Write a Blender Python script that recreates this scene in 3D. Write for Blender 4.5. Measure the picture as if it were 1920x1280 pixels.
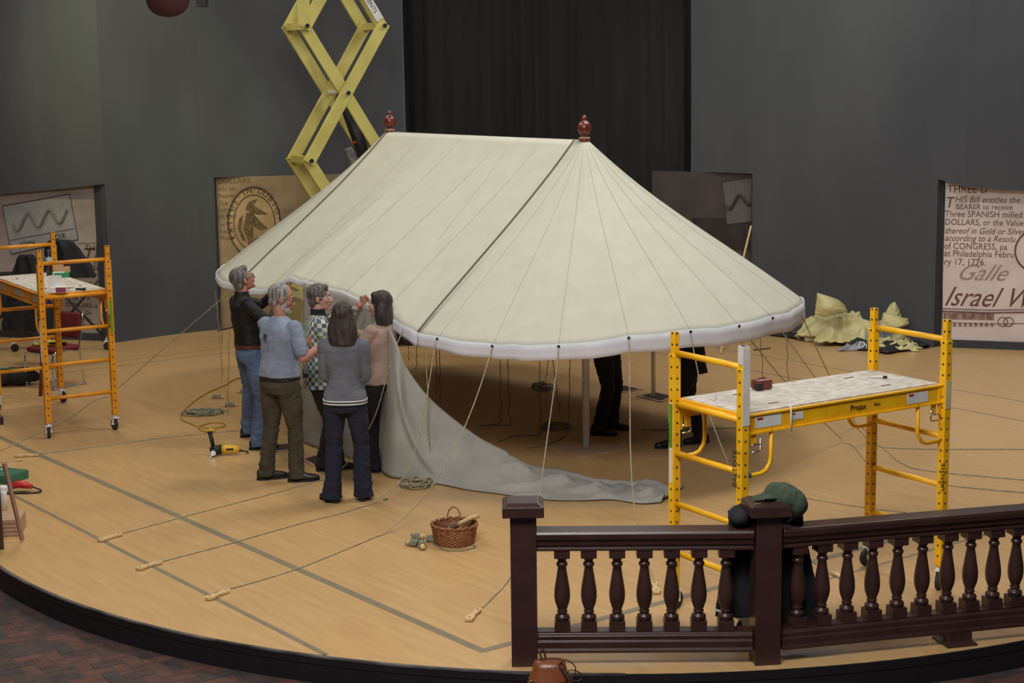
import bpy, math, random
import numpy as np
from mathutils import Vector, Matrix, noise as mnoise
random.seed(7)
PI = math.pi
S = bpy.context.scene
COL = S.collection
for o in list(bpy.data.objects): bpy.data.objects.remove(o)

# ------------------------------------------------------------------ camera
FPX, PITCH, ROLL, HC = 3178.0, 0.16217, 0.01256, 3.7
cp, sp = math.cos(PITCH), math.sin(PITCH)
FW = Vector((0, cp, -sp)); DN0 = Vector((0, -sp, -cp)); RT0 = Vector((1, 0, 0))
cr, sr = math.cos(ROLL), math.sin(ROLL)
RT = cr*RT0 + sr*DN0; DN = -sr*RT0 + cr*DN0
CAM = Vector((0, 0, HC))
cd = bpy.data.cameras.new('camera'); cam = bpy.data.objects.new('camera', cd); COL.objects.link(cam)
cd.sensor_width = 36; cd.lens = FPX/1920*36; cd.clip_end = 200
m = Matrix((RT, -DN, -FW)).transposed().to_4x4(); m.translation = CAM
cam.matrix_world = m
S.camera = cam

# ------------------------------------------------------------------ world, lights, exposure
S.view_settings.view_transform = 'Standard'; S.view_settings.look = 'None'
S.view_settings.gamma = 1; S.view_settings.use_curve_mapping = False
S.view_settings.exposure = -0.17
w = bpy.data.worlds.new('world'); S.world = w; w.use_nodes = True
w.node_tree.nodes['Background'].inputs[0].default_value = (0.75, 0.85, 1.0, 1)
w.node_tree.nodes['Background'].inputs[1].default_value = 0.075

def area(name, loc, target, size, energy, color, sizey=None, spread=180):
    l = bpy.data.lights.new(name, 'AREA'); l.energy = energy; l.color = color; l.size = size
    if sizey: l.shape = 'RECTANGLE'; l.size_y = sizey
    l.spread = math.radians(spread)
    o = bpy.data.objects.new(name, l); COL.objects.link(o); o.location = loc
    o.rotation_euler = (Vector(target)-Vector(loc)).to_track_quat('-Z', 'Y').to_euler()
    return o
def spot(name, loc, target, energy, color, ang, blend=.8, r=.3):
    l = bpy.data.lights.new(name, 'SPOT'); l.energy = energy; l.color = color
    l.spot_size = math.radians(ang); l.spot_blend = blend; l.shadow_soft_size = r
    o = bpy.data.objects.new(name, l); COL.objects.link(o); o.location = loc
    o.rotation_euler = (Vector(target)-Vector(loc)).to_track_quat('-Z', 'Y').to_euler()
    return o
area('overhead_light', (2.2, 15.4, 9.0), (0.0, 16.2, 0), 1.6, 262, (1.0, 0.96, 0.88), 1.6)
area('overhead_light', (-4.6, 14.0, 9.0), (-2.6, 14.6, 0), 1.6, 150, (1.0, 0.93, 0.78), 1.6)
area('overhead_light', (-5.5, 20.5, 9.0), (-4.4, 19.0, 0), 1.8, 290, (1.0, 0.90, 0.70), 1.8)
area('overhead_light', (5.2, 18.6, 9.0), (3.8, 17.2, 0), 1.8, 270, (1.0, 0.93, 0.78), 1.8)
area('front_light', (-1.0, 5.0, 7.5), (0, 15, 0.5), 4.5, 820, (1.0, 0.96, 0.91), 2.5)
area('added_cool_back_light', (3.0, 22.4, 8.5), (1.5, 10, 0.5), 5.0, 150, (0.70, 0.78, 1.0), 1.6)  # added unseen cool emitter for bluish reflections on rail and floor
spot('wall_wash_light', (-6.4, 17, 10), (-5.25, 23, 3.9), 2700, (1.0, 1.0, 0.45), 24, 1.0)
spot('wall_wash_light', (4.6, 16, 10), (3.6, 23, 4.2), 1300, (1.0, 1.0, 0.68), 30, 1.0)

# ------------------------------------------------------------------ geometry from the photograph: unprojection to real places
def ray(x, y): return (x-960)/FPX*RT + (y-640)/FPX*DN + FW
def F(x, y, z=0.0):
    v = ray(x, y); return CAM + v*((z-HC)/v.z)
def at(x, y, Y):
    v = ray(x, y); return CAM + v*(Y/v.y)
V = Vector
def sl(c):
    return tuple(((v/12.92) if v <= .04045 else ((v+.055)/1.055)**2.4) for v in c)
def rgb(r, g, b): return sl((r/255, g/255, b/255))

# ------------------------------------------------------------------ materials
MATS = {}
def mat(name, c, rough=.7, c2=None, nscale=8, ndetail=4, stretch=(1, 1, 1), bump=0, bscale=60, bstretch=None, metal=0, spec=.5, coat=0, nlo=.35, nhi=.65, rot=(0, 0, 0), sheen=0):
    if name in MATS: return MATS[name]
    m = bpy.data.materials.new(name); m.use_nodes = True; nt = m.node_tree; n = nt.nodes; L = nt.links
    b = n['Principled BSDF']
    b.inputs['Roughness'].default_value = rough; b.inputs['Metallic'].default_value = metal
    b.inputs['Specular IOR Level'].default_value = spec
    b.inputs['Coat Weight'].default_value = coat
    b.inputs['Sheen Weight'].default_value = sheen
    tc = n.new('ShaderNodeTexCoord')
    mp = n.new('ShaderNodeMapping'); mp.vector_type = 'TEXTURE'; mp.inputs['Scale'].default_value = tuple(1/q for q in stretch); mp.inputs['Rotation'].default_value = rot
    L.new(tc.outputs['Object'], mp.inputs[0])
    nz = n.new('ShaderNodeTexNoise'); nz.inputs['Scale'].default_value = nscale; nz.inputs['Detail'].default_value = ndetail
    L.new(mp.outputs[0], nz.inputs[0])
    r = n.new('ShaderNodeValToRGB'); r.color_ramp.elements[0].position = nlo; r.color_ramp.elements[1].position = nhi
    if c2 is None: c2 = tuple(v*.86 for v in c)
    r.color_ramp.elements[0].color = (*c2, 1); r.color_ramp.elements[1].color = (*c, 1)
    L.new(nz.outputs[0], r.inputs[0]); L.new(r.outputs[0], b.inputs['Base Color'])
    if bump:
        mp2 = n.new('ShaderNodeMapping'); mp2.vector_type = 'TEXTURE'; mp2.inputs['Scale'].default_value = tuple(1/q for q in (bstretch or stretch)); mp2.inputs['Rotation'].default_value = rot
        L.new(tc.outputs['Object'], mp2.inputs[0])
        nb = n.new('ShaderNodeTexNoise'); nb.inputs['Scale'].default_value = bscale; nb.inputs['Detail'].default_value = 3
        L.new(mp2.outputs[0], nb.inputs[0])
        bp = n.new('ShaderNodeBump'); bp.inputs['Strength'].default_value = bump; bp.inputs['Distance'].default_value = .01
        L.new(nb.outputs[0], bp.inputs['Height']); L.new(bp.outputs[0], b.inputs['Normal'])
    MATS[name] = m
    return m

YA = 2.2233
AV = V((math.cos(YA), math.sin(YA), 0)); BV = V((-math.sin(YA), math.cos(YA), 0))
P2 = F(1099, 838); P2.z = 0

M_floor = mat('stage_wood', rgb(204, 168, 118), .28, rgb(188, 150, 102), 1.8, 9, (1, 9, 1), .05, 30, (1, 9, 1), spec=.4, rot=(0, 0, YA), nlo=.25, nhi=.75)
M_tape = mat('grey_tape', rgb(128, 116, 92), .6)
M_black = mat('black_fascia', rgb(26, 26, 30), .45, bump=.1)
M_edge = mat('metal_edge', rgb(135, 132, 135), .35, rgb(60, 58, 62), 3, metal=.6)
M_wall = mat('grey_wall_cloth', rgb(74, 77, 84), .95, rgb(69, 72, 79), 1.5, 2, (1, 1, .3), .1, 200)
M_jamb = mat('dark_jamb', rgb(62, 64, 72), .9)
M_curt = mat('black_velour', rgb(28, 28, 30), .95, rgb(20, 20, 22), 3, 3, (2, 2, .2), .2, 30, (3, 3, .3), sheen=.02)
M_brown = mat('brown_painted_wood', rgb(62, 40, 36), .30, rgb(54, 34, 31), 6, 4, (1, 1, 1), .05, 40, spec=.5)
M_canvas = mat('cream_canvas', rgb(199, 198, 184), .9, rgb(194, 193, 178), 5, 3, (1, 1, 1), .25, 190)
M_valance = mat('white_canvas', rgb(214, 215, 224), .9, rgb(203, 204, 213), 4, 4, bump=.2, bscale=120)
M_side = mat('grey_canvas', rgb(168, 167, 162), .92, rgb(154, 153, 148), 3, 5, bump=.25, bscale=110)
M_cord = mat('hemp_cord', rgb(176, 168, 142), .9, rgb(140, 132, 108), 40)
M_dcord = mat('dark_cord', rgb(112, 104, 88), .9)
M_seam = mat('seam_thread', rgb(184, 178, 160), .9)
M_finial = mat('red_lacquer', rgb(120, 48, 38), .3, rgb(98, 38, 30), 10, coat=.3)
M_steel = mat('brushed_steel', rgb(240, 241, 245), .35, rgb(224, 226, 232), 20, metal=.12, stretch=(1, 1, .1))
M_chrome = mat('chrome', rgb(220, 220, 222), .15, metal=1)
M_ply = mat('plywood', rgb(196, 170, 128), .7, rgb(170, 140, 100), 3, 6, (1, 8, 1))
M_plyd = mat('base_plywood', rgb(186, 156, 136), .6, rgb(164, 136, 118), 3, 6, (1, 6, 1))
M_deck = mat('scuffed_deck', rgb(208, 204, 196), .75, rgb(180, 168, 152), 14, 12, (1, 2.5, 1), nlo=.36, nhi=.6)
M_yel = mat('yellow_enamel', rgb(250, 192, 24), .4, rgb(236, 172, 20), 6, 6, spec=.5)
M_yel2 = mat('orange_yellow_enamel', rgb(226, 152, 30), .45, rgb(198, 124, 22), 6, 6)
M_lift = mat('pale_yellow_enamel', rgb(206, 196, 112), .5, rgb(188, 176, 96), 3, 6)
M_rub = mat('black_rubber', rgb(34, 32, 32), .7)
M_white = mat('white_paper', rgb(225, 225, 222), .7)
M_red = mat('red_plastic', rgb(176, 40, 34), .45)
M_blk = mat('black_plastic', rgb(28, 28, 28), .5)
M_hole = mat('hole_shade', rgb(62, 42, 32), .9)
M_wood = mat('pale_turned_wood', rgb(216, 188, 140), .6, rgb(190, 158, 110), 12, 4, (1, 6, 1))
M_ink = mat('printed_ink', rgb(84, 62, 52), .9)
M_skin = mat('skin', rgb(190, 146, 126), .55, rgb(178, 130, 112), 14, 3)
M_skin2 = mat('ruddy_skin', rgb(178, 124, 104), .55, rgb(166, 110, 92), 14, 3)
M_lip = mat('lips', rgb(150, 80, 74), .5)
M_eye = mat('eye_white', rgb(215, 212, 205), .3)
M_iris = mat('eye_iris', rgb(50, 38, 32), .3)

def hole_mat(name, base, base2):
    m = mat(name, base, .42, base2, 6, 6); nt = m.node_tree; n = nt.nodes; L = nt.links
    tc = n.new('ShaderNodeTexCoord'); sx = n.new('ShaderNodeSeparateXYZ'); L.new(tc.outputs['Object'], sx.inputs[0])
    def mth(op, a, b=None):
        q = n.new('ShaderNodeMath'); q.operation = op
        for i, v in enumerate((a, b)):
            if v is None: continue
            if isinstance(v, (int, float)): q.inputs[i].default_value = v
            else: L.new(v, q.inputs[i])
        return q.outputs[0]
    fz = mth('SUBTRACT', mth('FRACT', mth('DIVIDE', sx.outputs[2], .0762)), .5)
    dz = mth('MULTIPLY', fz, .0762)
    mn = mth('MINIMUM', mth('ABSOLUTE', sx.outputs[0]), mth('ABSOLUTE', sx.outputs[1]))
    d = mth('SQRT', mth('ADD', mth('MULTIPLY', dz, dz), mth('MULTIPLY', mn, mn)))
    k = mth('LESS_THAN', d, .0085)
    mx = n.new('ShaderNodeMix'); mx.data_type = 'RGBA'
    b = n['Principled BSDF']; src = b.inputs['Base Color'].links[0].from_socket
    L.new(k, mx.inputs['Factor']); L.new(src, mx.inputs['A']); mx.inputs['B'].default_value = (*rgb(50, 34, 14), 1)
    L.new(mx.outputs['Result'], b.inputs['Base Color'])
    return m
M_post = hole_mat('yellow_drilled_post', rgb(250, 194, 24), rgb(236, 174, 20))
M_post2 = hole_mat('orange_drilled_post', rgb(226, 154, 30), rgb(198, 126, 22))

# ------------------------------------------------------------------ mesh helpers
class MB:
    def __init__(s): s.v = []; s.f = []; s.mi = []
    def add(s, vs, fs, mi=0):
        b = len(s.v); s.v += [tuple(v) for v in vs]; s.f += [tuple(b+i for i in f) for f in fs]; s.mi += [mi]*len(fs); return s
    def box(s, c, d, M=None, mi=0):
        x, y, z = d[0]/2, d[1]/2, d[2]/2
        vs = [V((a*x, b*y, e*z)) for a in (-1, 1) for b in (-1, 1) for e in (-1, 1)]
        if M is not None: vs = [M @ v for v in vs]
        vs = [v+V(c) for v in vs]
        return s.add(vs, [(0, 1, 3, 2), (4, 6, 7, 5), (0, 4, 5, 1), (2, 3, 7, 6), (0, 2, 6, 4), (1, 5, 7, 3)], mi)
    def bar(s, p0, p1, w, h, up=(0, 0, 1), mi=0):
        p0, p1 = V(p0), V(p1); d = p1-p0; ln = d.length; d.normalize(); up = V(up)
        sd = d.cross(up)
        if sd.length < 1e-4: up = V((1, 0, 0)); sd = d.cross(up)
        sd.normalize(); u = sd.cross(d)
        M = Matrix((sd, d, u)).transposed()
        return s.box((p0+p1)/2, (w, ln, h), M, mi)
    def tube(s, pts, r, n=8, closed=False, mi=0, caps=True):
        pts = [V(p) for p in pts]; k = len(pts); rs = r if isinstance(r, (list, tuple)) else [r]*k
        vs = []; u = None
        for i, p in enumerate(pts):
            a = pts[(i-1) % k] if (closed or i > 0) else p; b = pts[(i+1) % k] if (closed or i < k-1) else p
            t = (b-a)
            if t.length < 1e-9: t = V((0, 0, 1))
            t.normalize()
            if u is None: u = t.orthogonal()
            u = (u - t*u.dot(t))
            if u.length < 1e-6: u = t.orthogonal()
            u.normalize(); w_ = t.cross(u)
            for j in range(n):
                q = 2*PI*j/n; vs.append(p+(u*math.cos(q)+w_*math.sin(q))*rs[i])
        fs = []
        for i in range(k if closed else k-1):
            for j in range(n):
                a, b = i*n+j, i*n+(j+1) % n; c, d = ((i+1) % k)*n+(j+1) % n, ((i+1) % k)*n+j
                fs.append((a, b, c, d))
        if not closed and caps: fs += [tuple(range(n))[::-1], tuple(range((k-1)*n, k*n))]
        return s.add(vs, fs, mi)
    def lathe(s, prof, n=20, c=(0, 0, 0), M=None, mi=0):
        vs = []
        for r, z in prof:
            for j in range(n):
                q = 2*PI*j/n; p = V((r*math.cos(q), r*math.sin(q), z))
                if M is not None: p = M @ p
                vs.append(p+V(c))
        fs = [(i*n+j, i*n+(j+1) % n, (i+1)*n+(j+1) % n, (i+1)*n+j) for i in range(len(prof)-1) for j in range(n)]
        fs += [tuple(range(n))[::-1], tuple(range((len(prof)-1)*n, len(prof)*n))]
        return s.add(vs, fs, mi)
    def ell(s, c, r, M=None, nu=16, nv=10, mi=0):
        vs = []; c = V(c)
        for i in range(nv+1):
            t = PI*i/nv
            for j in range(nu):
                q = 2*PI*j/nu
                p = V((r[0]*math.sin(t)*math.cos(q), r[1]*math.sin(t)*math.sin(q), r[2]*math.cos(t)))
                if M is not None: p = M @ p
                vs.append(p+c)
        fs = [(i*nu+j, (i+1)*nu+j, (i+1)*nu+(j+1) % nu, i*nu+(j+1) % nu) for i in range(nv) for j in range(nu)]
        return s.add(vs, fs, mi)
    def prism(s, poly, z0, z1, mi=0):
        n = len(poly); vs = [V((p[0], p[1], z0)) for p in poly]+[V((p[0], p[1], z1)) for p in poly]
        return s.add(vs, [tuple(range(n))[::-1], tuple(range(n, 2*n))]+[(i, (i+1) % n, n+(i+1) % n, n+i) for i in range(n)], mi)
    def loft(s, rings, cap=True, mi=0):
        n = len(rings[0]); vs = [p for r in rings for p in r]
        fs = [(i*n+j, i*n+(j+1) % n, (i+1)*n+(j+1) % n, (i+1)*n+j) for i in range(len(rings)-1) for j in range(n)]
        if cap: fs += [tuple(range(n))[::-1], tuple(range((len(rings)-1)*n, len(rings)*n))]
        return s.add(vs, fs, mi)
    def grid(s, rows, mi=0):
        n = len(rows[0]); vs = [p for r in rows for p in r]
        return s.add(vs, [(i*n+j, i*n+j+1, (i+1)*n+j+1, (i+1)*n+j) for i in range(len(rows)-1) for j in range(n-1)], mi)
    def build(s, name, mt, parent=None, smooth=False, bevel=0, solid=0, world=False, recenter=True):
        me = bpy.data.meshes.new(name)
        vs = s.v; off = V((0, 0, 0))
        if parent is not None and world:
            inv = root_matrix(parent).inverted(); vs = [tuple(inv @ V(v)) for v in vs]
        elif parent is None and recenter:
            a = np.array(vs); off = V(((a[:, 0].min()+a[:, 0].max())/2, (a[:, 1].min()+a[:, 1].max())/2, a[:, 2].min()))
            vs = [tuple(V(v)-off) for v in vs]
        me.from_pydata(vs, [], s.f)
        if not isinstance(mt, (list, tuple)): mt = [mt]
        for q in mt: me.materials.append(q)
        if len(mt) > 1: me.polygons.foreach_set('material_index', s.mi)
        me.validate(); me.update()
        bmn(me)
        if smooth: me.polygons.foreach_set('use_smooth', [True]*len(me.polygons))
        o = bpy.data.objects.new(name, me); COL.objects.link(o); o.location = off
        if parent is not None: o.parent = parent; 
        if solid:
            q = o.modifiers.new('s', 'SOLIDIFY'); q.thickness = solid; q.offset = 0
        if bevel:
            q = o.modifiers.new('b', 'BEVEL'); q.width = bevel; q.segments = 2; q.limit_method = 'ANGLE'
        return o
import bmesh
def bmn(me):
    b = bmesh.new(); b.from_mesh(me); bmesh.ops.recalc_face_normals(b, faces=b.faces); b.to_mesh(me); b.free()
def root_matrix(o):
    M = Matrix.Translation(o.location) @ o.rotation_euler.to_matrix().to_4x4()
    return (root_matrix(o.parent) @ M) if o.parent else M
def tag(o, label, cat, group=None, kind=None):
    if label: o['label'] = label
    if cat: o['category'] = cat
    if group: o['group'] = group
    if kind: o['kind'] = kind
    return o
def thing(name, label, cat, loc=(0, 0, 0), rz=0, group=None):
    o = bpy.data.objects.new(name, None); COL.objects.link(o); o.empty_display_size = .1
    o.location = loc; o.rotation_euler = (0, 0, rz)
    return tag(o, label, cat, group)
def struct(o): o['kind'] = 'structure'; return o
def dup(root, loc, rz, label=None, group=None):
    r = root.copy(); COL.objects.link(r); r.location = loc; r.rotation_euler = (0, 0, rz)
    if label: r['label'] = label
    if group: r['group'] = group
    for ch in list(root.children):
        c = ch.copy(); COL.objects.link(c); c.parent = r
        for g in ch.children:
            d = g.copy(); COL.objects.link(d); d.parent = c
    return r
def text(s, size, org, xd, yd, mt, parent, name='lettering', align='LEFT', shear=0, ext=.0008, sx=1.0, lift=.002):
    cu = bpy.data.curves.new('t', 'FONT'); cu.body = s; cu.size = size; cu.align_x = align; cu.shear = shear; cu.extrude = ext
    cu.resolution_u = 3; cu.space_character = 1.0
    ob = bpy.data.objects.new('t', cu); COL.objects.link(ob)
    dg = bpy.context.evaluated_depsgraph_get(); dg.update()
    me = bpy.data.meshes.new_from_object(ob.evaluated_get(dg)); bpy.data.objects.remove(ob)
    xd = V(xd).normalized(); yd = V(yd).normalized(); zd = xd.cross(yd)
    M = Matrix((xd*sx, yd, zd)).transposed().to_4x4(); M.translation = V(org)+zd*lift
    if parent is not None: M = root_matrix(parent).inverted() @ M
    me.transform(M); me.materials.clear(); me.materials.append(mt)
    o = bpy.data.objects.new(name, me); COL.objects.link(o)
    if parent is not None: o.parent = parent
    return o
def catmull(pts, n=8):
    pts = [V(p) for p in pts]; out = []
    P = [pts[0]*2-pts[1]]+pts+[pts[-1]*2-pts[-2]]
    for i in range(1, len(P)-2):
        for j in range(n):
            t = j/n; a, b, c, d = P[i-1], P[i], P[i+1], P[i+2]
            out.append(.5*((2*b)+(-a+c)*t+(2*a-5*b+4*c-d)*t*t+(-a+3*b-3*c+d)*t**3))
    out.append(pts[-1]); return out
def interp(x, xs, ys): return float(np.interp(x, xs, ys))

# ------------------------------------------------------------------ setting: stage, lower floor, walls
SC = V((0.855, 15.74, 0)); SR = 5.82
arc = [(SC.x+SR*math.cos(a), SC.y+SR*math.sin(a)) for a in np.linspace(PI, 2*PI, 121)]
poly = arc+[(14, 15.74), (14, 28), (-14, 28), (-14, 15.74)]
struct(MB().prism(poly, -.05, 0).build('floor', M_floor, recenter=False))
b = MB(); rr = SR+.006
b.loft([[V((SC.x+(SR-.03 if i in (0, 3) else rr)*math.cos(a), SC.y+(SR-.03 if i in (0, 3) else rr)*math.sin(a), z)) for i, z in enumerate((-.052, -.052, -.18, -.18))] for a in np.linspace(PI, 2*PI, 121)])
struct(b.build('trim_1', M_black, recenter=False))
b = MB(); b.loft([[V((SC.x+r*math.cos(a), SC.y+r*math.sin(a), z)) for r, z in ((SR-.004, -.012), (SR-.004, .003), (SR+.012, .003), (SR+.012, -.05))] for a in np.linspace(PI, 2*PI, 121)])
struct(b.build('trim_2', M_black, recenter=False))
b = MB(); b.loft([[V((SC.x+r*math.cos(a), SC.y+r*math.sin(a), z)) for r, z in ((SR-.012, .001), (SR-.012, .006), (SR+.016, .006), (SR+.016, -.006))] for a in np.linspace(PI*1.02, PI*1.49, 80)])
struct(b.build('trim_3', M_edge, recenter=False))
# brick floor below the stage, herringbone
M_mort = mat('mortar', rgb(78, 68, 66), .9, rgb(60, 52, 52), 5)
M_bk = [mat('brick_%s' % k, rgb(*c), .8, rgb(*[int(v*.75) for v in c]), 9, 5, bump=.2, bscale=40) for k, c in (('red', (92, 56, 50)), ('brown', (74, 54, 50)), ('dark', (62, 52, 52)), ('rust', (98, 62, 52)))]
struct(MB().box((0, 9, -.2), (30, 16, .04)).build('floor_lower', M_mort, recenter=False))
b = MB(); s_ = .102; g = .009
ca, sa = math.cos(.55), math.sin(.55)
def hb(x, y, w_, h_):
    X0, Y0 = x+g/2, y+g/2; X1, Y1 = x+w_-g/2, y+h_-g/2
    cx, cy = (X0+X1)/2, (Y0+Y1)/2; wx = cx*ca-cy*sa; wy = cx*sa+cy*ca+11
    if not (-6.2 < wx < 5.5 and 8.3 < wy < 14.6): return
    if math.hypot(wx-SC.x, wy-SC.y) < SR-.1 or math.hypot(wx-SC.x, wy-SC.y) > SR+3: return
    q = [(X0*ca-Y0*sa, X0*sa+Y0*ca+11), (X1*ca-Y0*sa, X1*sa+Y0*ca+11), (X1*ca-Y1*sa, X1*sa+Y1*ca+11), (X0*ca-Y1*sa, X0*sa+Y1*ca+11)]
    z = -.178+random.uniform(-.001, .001)
    b.prism(q, -.185, z, random.choice((0, 0, 1, 1, 2, 3)))
for i in range(-80, 80):
    for j in range(-80, 80):
        k = (i-j) % 4
        if k == 0: hb(i*s_, j*s_, 2*s_, s_)
        if k == 3: hb(i*s_, j*s_, s_, 2*s_)
tag(b.build('brick_paving', M_bk, recenter=False), 'dark red herringbone brick paving below the stage edge', 'paving', kind='structure')

def wallpt(px, py): p = F(px, py); return V((p.x, p.y, 0))
WL = [V((-9.5, 23.35, 0)), wallpt(0, 634), wallpt(100, 637), wallpt(212, 643)]
ZL = [1.84, at(0, 365, wallpt(0, 634).y).z, at(100, 357, wallpt(100, 637).y).z, 2.17]
WM = catmull([wallpt(212, 643), wallpt(310, 629), wallpt(410, 618), wallpt(560, 608), wallpt(765, 602)], 6)
WR = catmull([wallpt(1297, 606), wallpt(1410, 618), wallpt(1560, 634), wallpt(1750, 651)], 6)
WRR = [wallpt(1750, 651), wallpt(1800, 656), wallpt(1860, 658), wallpt(1925, 660), V((9.5, 20.6, 0))]
ZRR = [at(1750, 336, WRR[0].y).z, at(1800, 350, WRR[1].y).z, at(1860, 356, WRR[2].y).z, at(1925, 358, WRR[3].y).z, 1.85]
HT, PT = 7.0, 2.17
def wall(pts, z0, z1, name, thick=.06):
    zs = z0 if isinstance(z0, list) else [z0]*len(pts)
    b = MB(); back = []
    for i, p in enumerate(pts):
        a = pts[max(0, i-1)]; c = pts[min(len(pts)-1, i+1)]; d = (c-a).normalized(); nrm = V((-d.y, d.x, 0)); back.append(p+nrm*thick)
    b.loft([[V((p.x, p.y, z0)), V((p.x, p.y, z1)), V((q.x, q.y, z1)), V((q.x, q.y, z0))] for p, q, z0 in zip(pts, back, zs)])
    return struct(b.build(name, M_wall, recenter=False, smooth=False))
def split(pts, px):      # cut a wall path where it crosses an image column's sight line (only used to find real widths)
    best = min(range(len(pts)), key=lambda i: abs((px-960)/FPX*16 - pts[i].x*16/pts[i].y)); return best
# upper walls all the way, lower walls between the openings
wall(WL, ZL, HT, 'wall_left_upper', .05)
i410 = 12
wall(WM, PT, HT, 'wall_back_left_upper', .12)
wall(WM[:i410+1], 0, PT, 'wall_back_left', .12)
wall(WR, PT, HT, 'wall_back_right_upper', .12)
wall(WR[6:], 0, PT, 'wall_back_right', .12)
wall(WRR, ZRR, HT, 'wall_right_upper', .05)
# side and front shell out of view
struct(MB().box((-9.6, 14, 3.4), (.2, 20, 7.2)).build('wall_left', M_wall, recenter=False))
struct(MB().box((9.7, 12, 3.4), (.2, 18, 7.2)).build('wall_right', M_wall, recenter=False))

# ------------------------------------------------------------------ printed panels in the openings
def print_mat(name, c, c2, lines=0):
    return mat(name, c, .85, c2, 1.6, 8, (1, 1, 1.6), nlo=.3, nhi=.7)
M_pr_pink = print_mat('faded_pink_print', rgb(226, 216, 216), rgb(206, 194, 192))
M_pr_brown = print_mat('brown_parchment_print', rgb(158, 136, 108), rgb(112, 92, 72))
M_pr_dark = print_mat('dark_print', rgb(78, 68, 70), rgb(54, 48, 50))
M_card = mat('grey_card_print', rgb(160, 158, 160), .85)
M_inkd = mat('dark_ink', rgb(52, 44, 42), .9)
M_bird = mat('bird_ink', rgb(78, 62, 44), .9, rgb(120, 98, 70), 30, 3)
class Panel:
    def __init__(s, p0, p1, z0, z1, name, label, mt, back=.1):
        d = (p1-p0); d.z = 0; s.w = d.length; s.x = d.normalized(); s.n = V((s.x.y, -s.x.x, 0))   # towards the room
        s.o = p0 - s.n*back; s.z0, s.z1 = z0, z1
        c = s.o+s.x*s.w/2
        s.t = thing(name, label, 'panel', (c.x, c.y, 0))
        b = MB(); q = s.o-s.n*.03
        b.prism([(s.o.x, s.o.y), ((s.o+s.x*s.w).x, (s.o+s.x*s.w).y), ((q+s.x*s.w).x, (q+s.x*s.w).y), (q.x, q.y)], z0, z1)
        b.build('print_board', mt, s.t, world=True)
    def P(s, u, v): return s.o+s.x*u+V((0, 0, v))
    def text(s, st, size, u, v, mt=M_ink, **k): return text(st, size, s.P(u, v), s.x, (0, 0, 1), mt, s.t, **k)
    def poly(s, pts, mt, name, lift=.003, parent=None):
        b = MB(); P = [s.P(u, v)+s.n*lift for u, v in pts]; n = len(P)
        b.add(P+[p-s.n*.002 for p in P], [tuple(range(n)), tuple(range(n, 2*n))[::-1]]+[(i, (i+1) % n, n+(i+1) % n, n+i) for i in range(n)])
        return b.build(name, mt, s.t, world=True)
    def stroke(s, pts, r, mt, name, closed=False, lift=.002):
        b = MB(); b.tube([s.P(u, v)+s.n*lift for u, v in pts], r, 4, closed); o = b.build(name, mt, s.t, world=True); return o
# jamb boards beside the openings
def jamb(p, z1, name, dirn, d=.22):
    b = MB(); q = p+dirn*d; sd = V((-dirn.y, dirn.x, 0))*.02
    b.prism([(p.x-sd.x, p.y-sd.y), (p.x+sd.x, p.y+sd.y), (q.x+sd.x, q.y+sd.y), (q.x-sd.x, q.y-sd.y)], 0, z1); return struct(b.build(name, M_jamb, recenter=False))
# left panel
Lp1 = wallpt(192, 641)+V((0, .06, 0)); Lp0 = wallpt(0, 634)+V((0, .08, 0)); Lp0 = Lp0+(Lp0-Lp1)*1.6
pl = Panel(Lp0, Lp1, .1, PT-.004, 'printed_panel', 'pink-grey printed panel with tilted framed card behind the left scaffold', print_mat('dimmed_pink_print', rgb(176, 164, 160), rgb(140, 126, 122)), .06)  # darker copy of the pink print, dimmer light put into its colour
struct(MB().bar(pl.P(0, .05)+pl.n*.02, pl.P(pl.w, .05)+pl.n*.02, .04, .1).build('baseboard_left', M_jamb, recenter=False))
jb = V((wallpt(214, 643)-wallpt(190, 636)))
wall([wallpt(190, 640)+V((0, .02, 0)), WM[0]+V((-.01, .03, 0))], 0, PT, 'trim_4', .05).data.materials[0] = M_jamb
def uof(P_, px, Y=None):   # distance along a panel where an image column meets it
    r = ray(px, 400); t = (P_.n.dot(P_.o-CAM)); k = P_.n.dot(r); q = CAM+r*(t/k); return (q-P_.o).dot(P_.x)
def uv(P_, px, py):
    r = ray(px, py); t = (P_.n.dot(P_.o-CAM)); k = P_.n.dot(r); q = CAM+r*(t/k); return ((q-P_.o).dot(P_.x), q.z)
c_ = [uv(pl, *p) for p in ((5, 386), (131, 364), (147, 449), (22, 476))]
pl.poly(c_, M_card, 'framed_card'); 
pl.stroke(c_, .008, M_inkd, 'card_border', True, .004)
pl.stroke([uv(pl, *p) for p in ((20, 450), (140, 428))], .004, M_inkd, 'card_rule', False, .006)
a, b_ = uv(pl, 33, 461), uv(pl, 135, 442)
dx = V((b_[0]-a[0], 0, b_[1]-a[1])); ang = math.atan2(dx.z, dx.x)
for st, px, py in (('JOIN', 38, 463), ('DIE', 104, 449)):
    q = uv(pl, px, py); xd = pl.x*math.cos(ang)+V((0, 0, 1))*math.sin(ang); yd = -pl.x*math.sin(ang)+V((0, 0, 1))*math.cos(ang)
    text(st, .095, pl.P(*q), xd, yd, M_inkd, pl.t, sx=1.25, lift=.006)
M_wavy = mat('faded_scroll_ink', rgb(122, 118, 114), .9)
pl.stroke([uv(pl, px, 418-(px-30)*.17+14*math.sin((px-25)*.16)) for px in range(25, 128, 3)], .028, M_wavy, 'scroll_ornament', False, .0)
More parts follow.
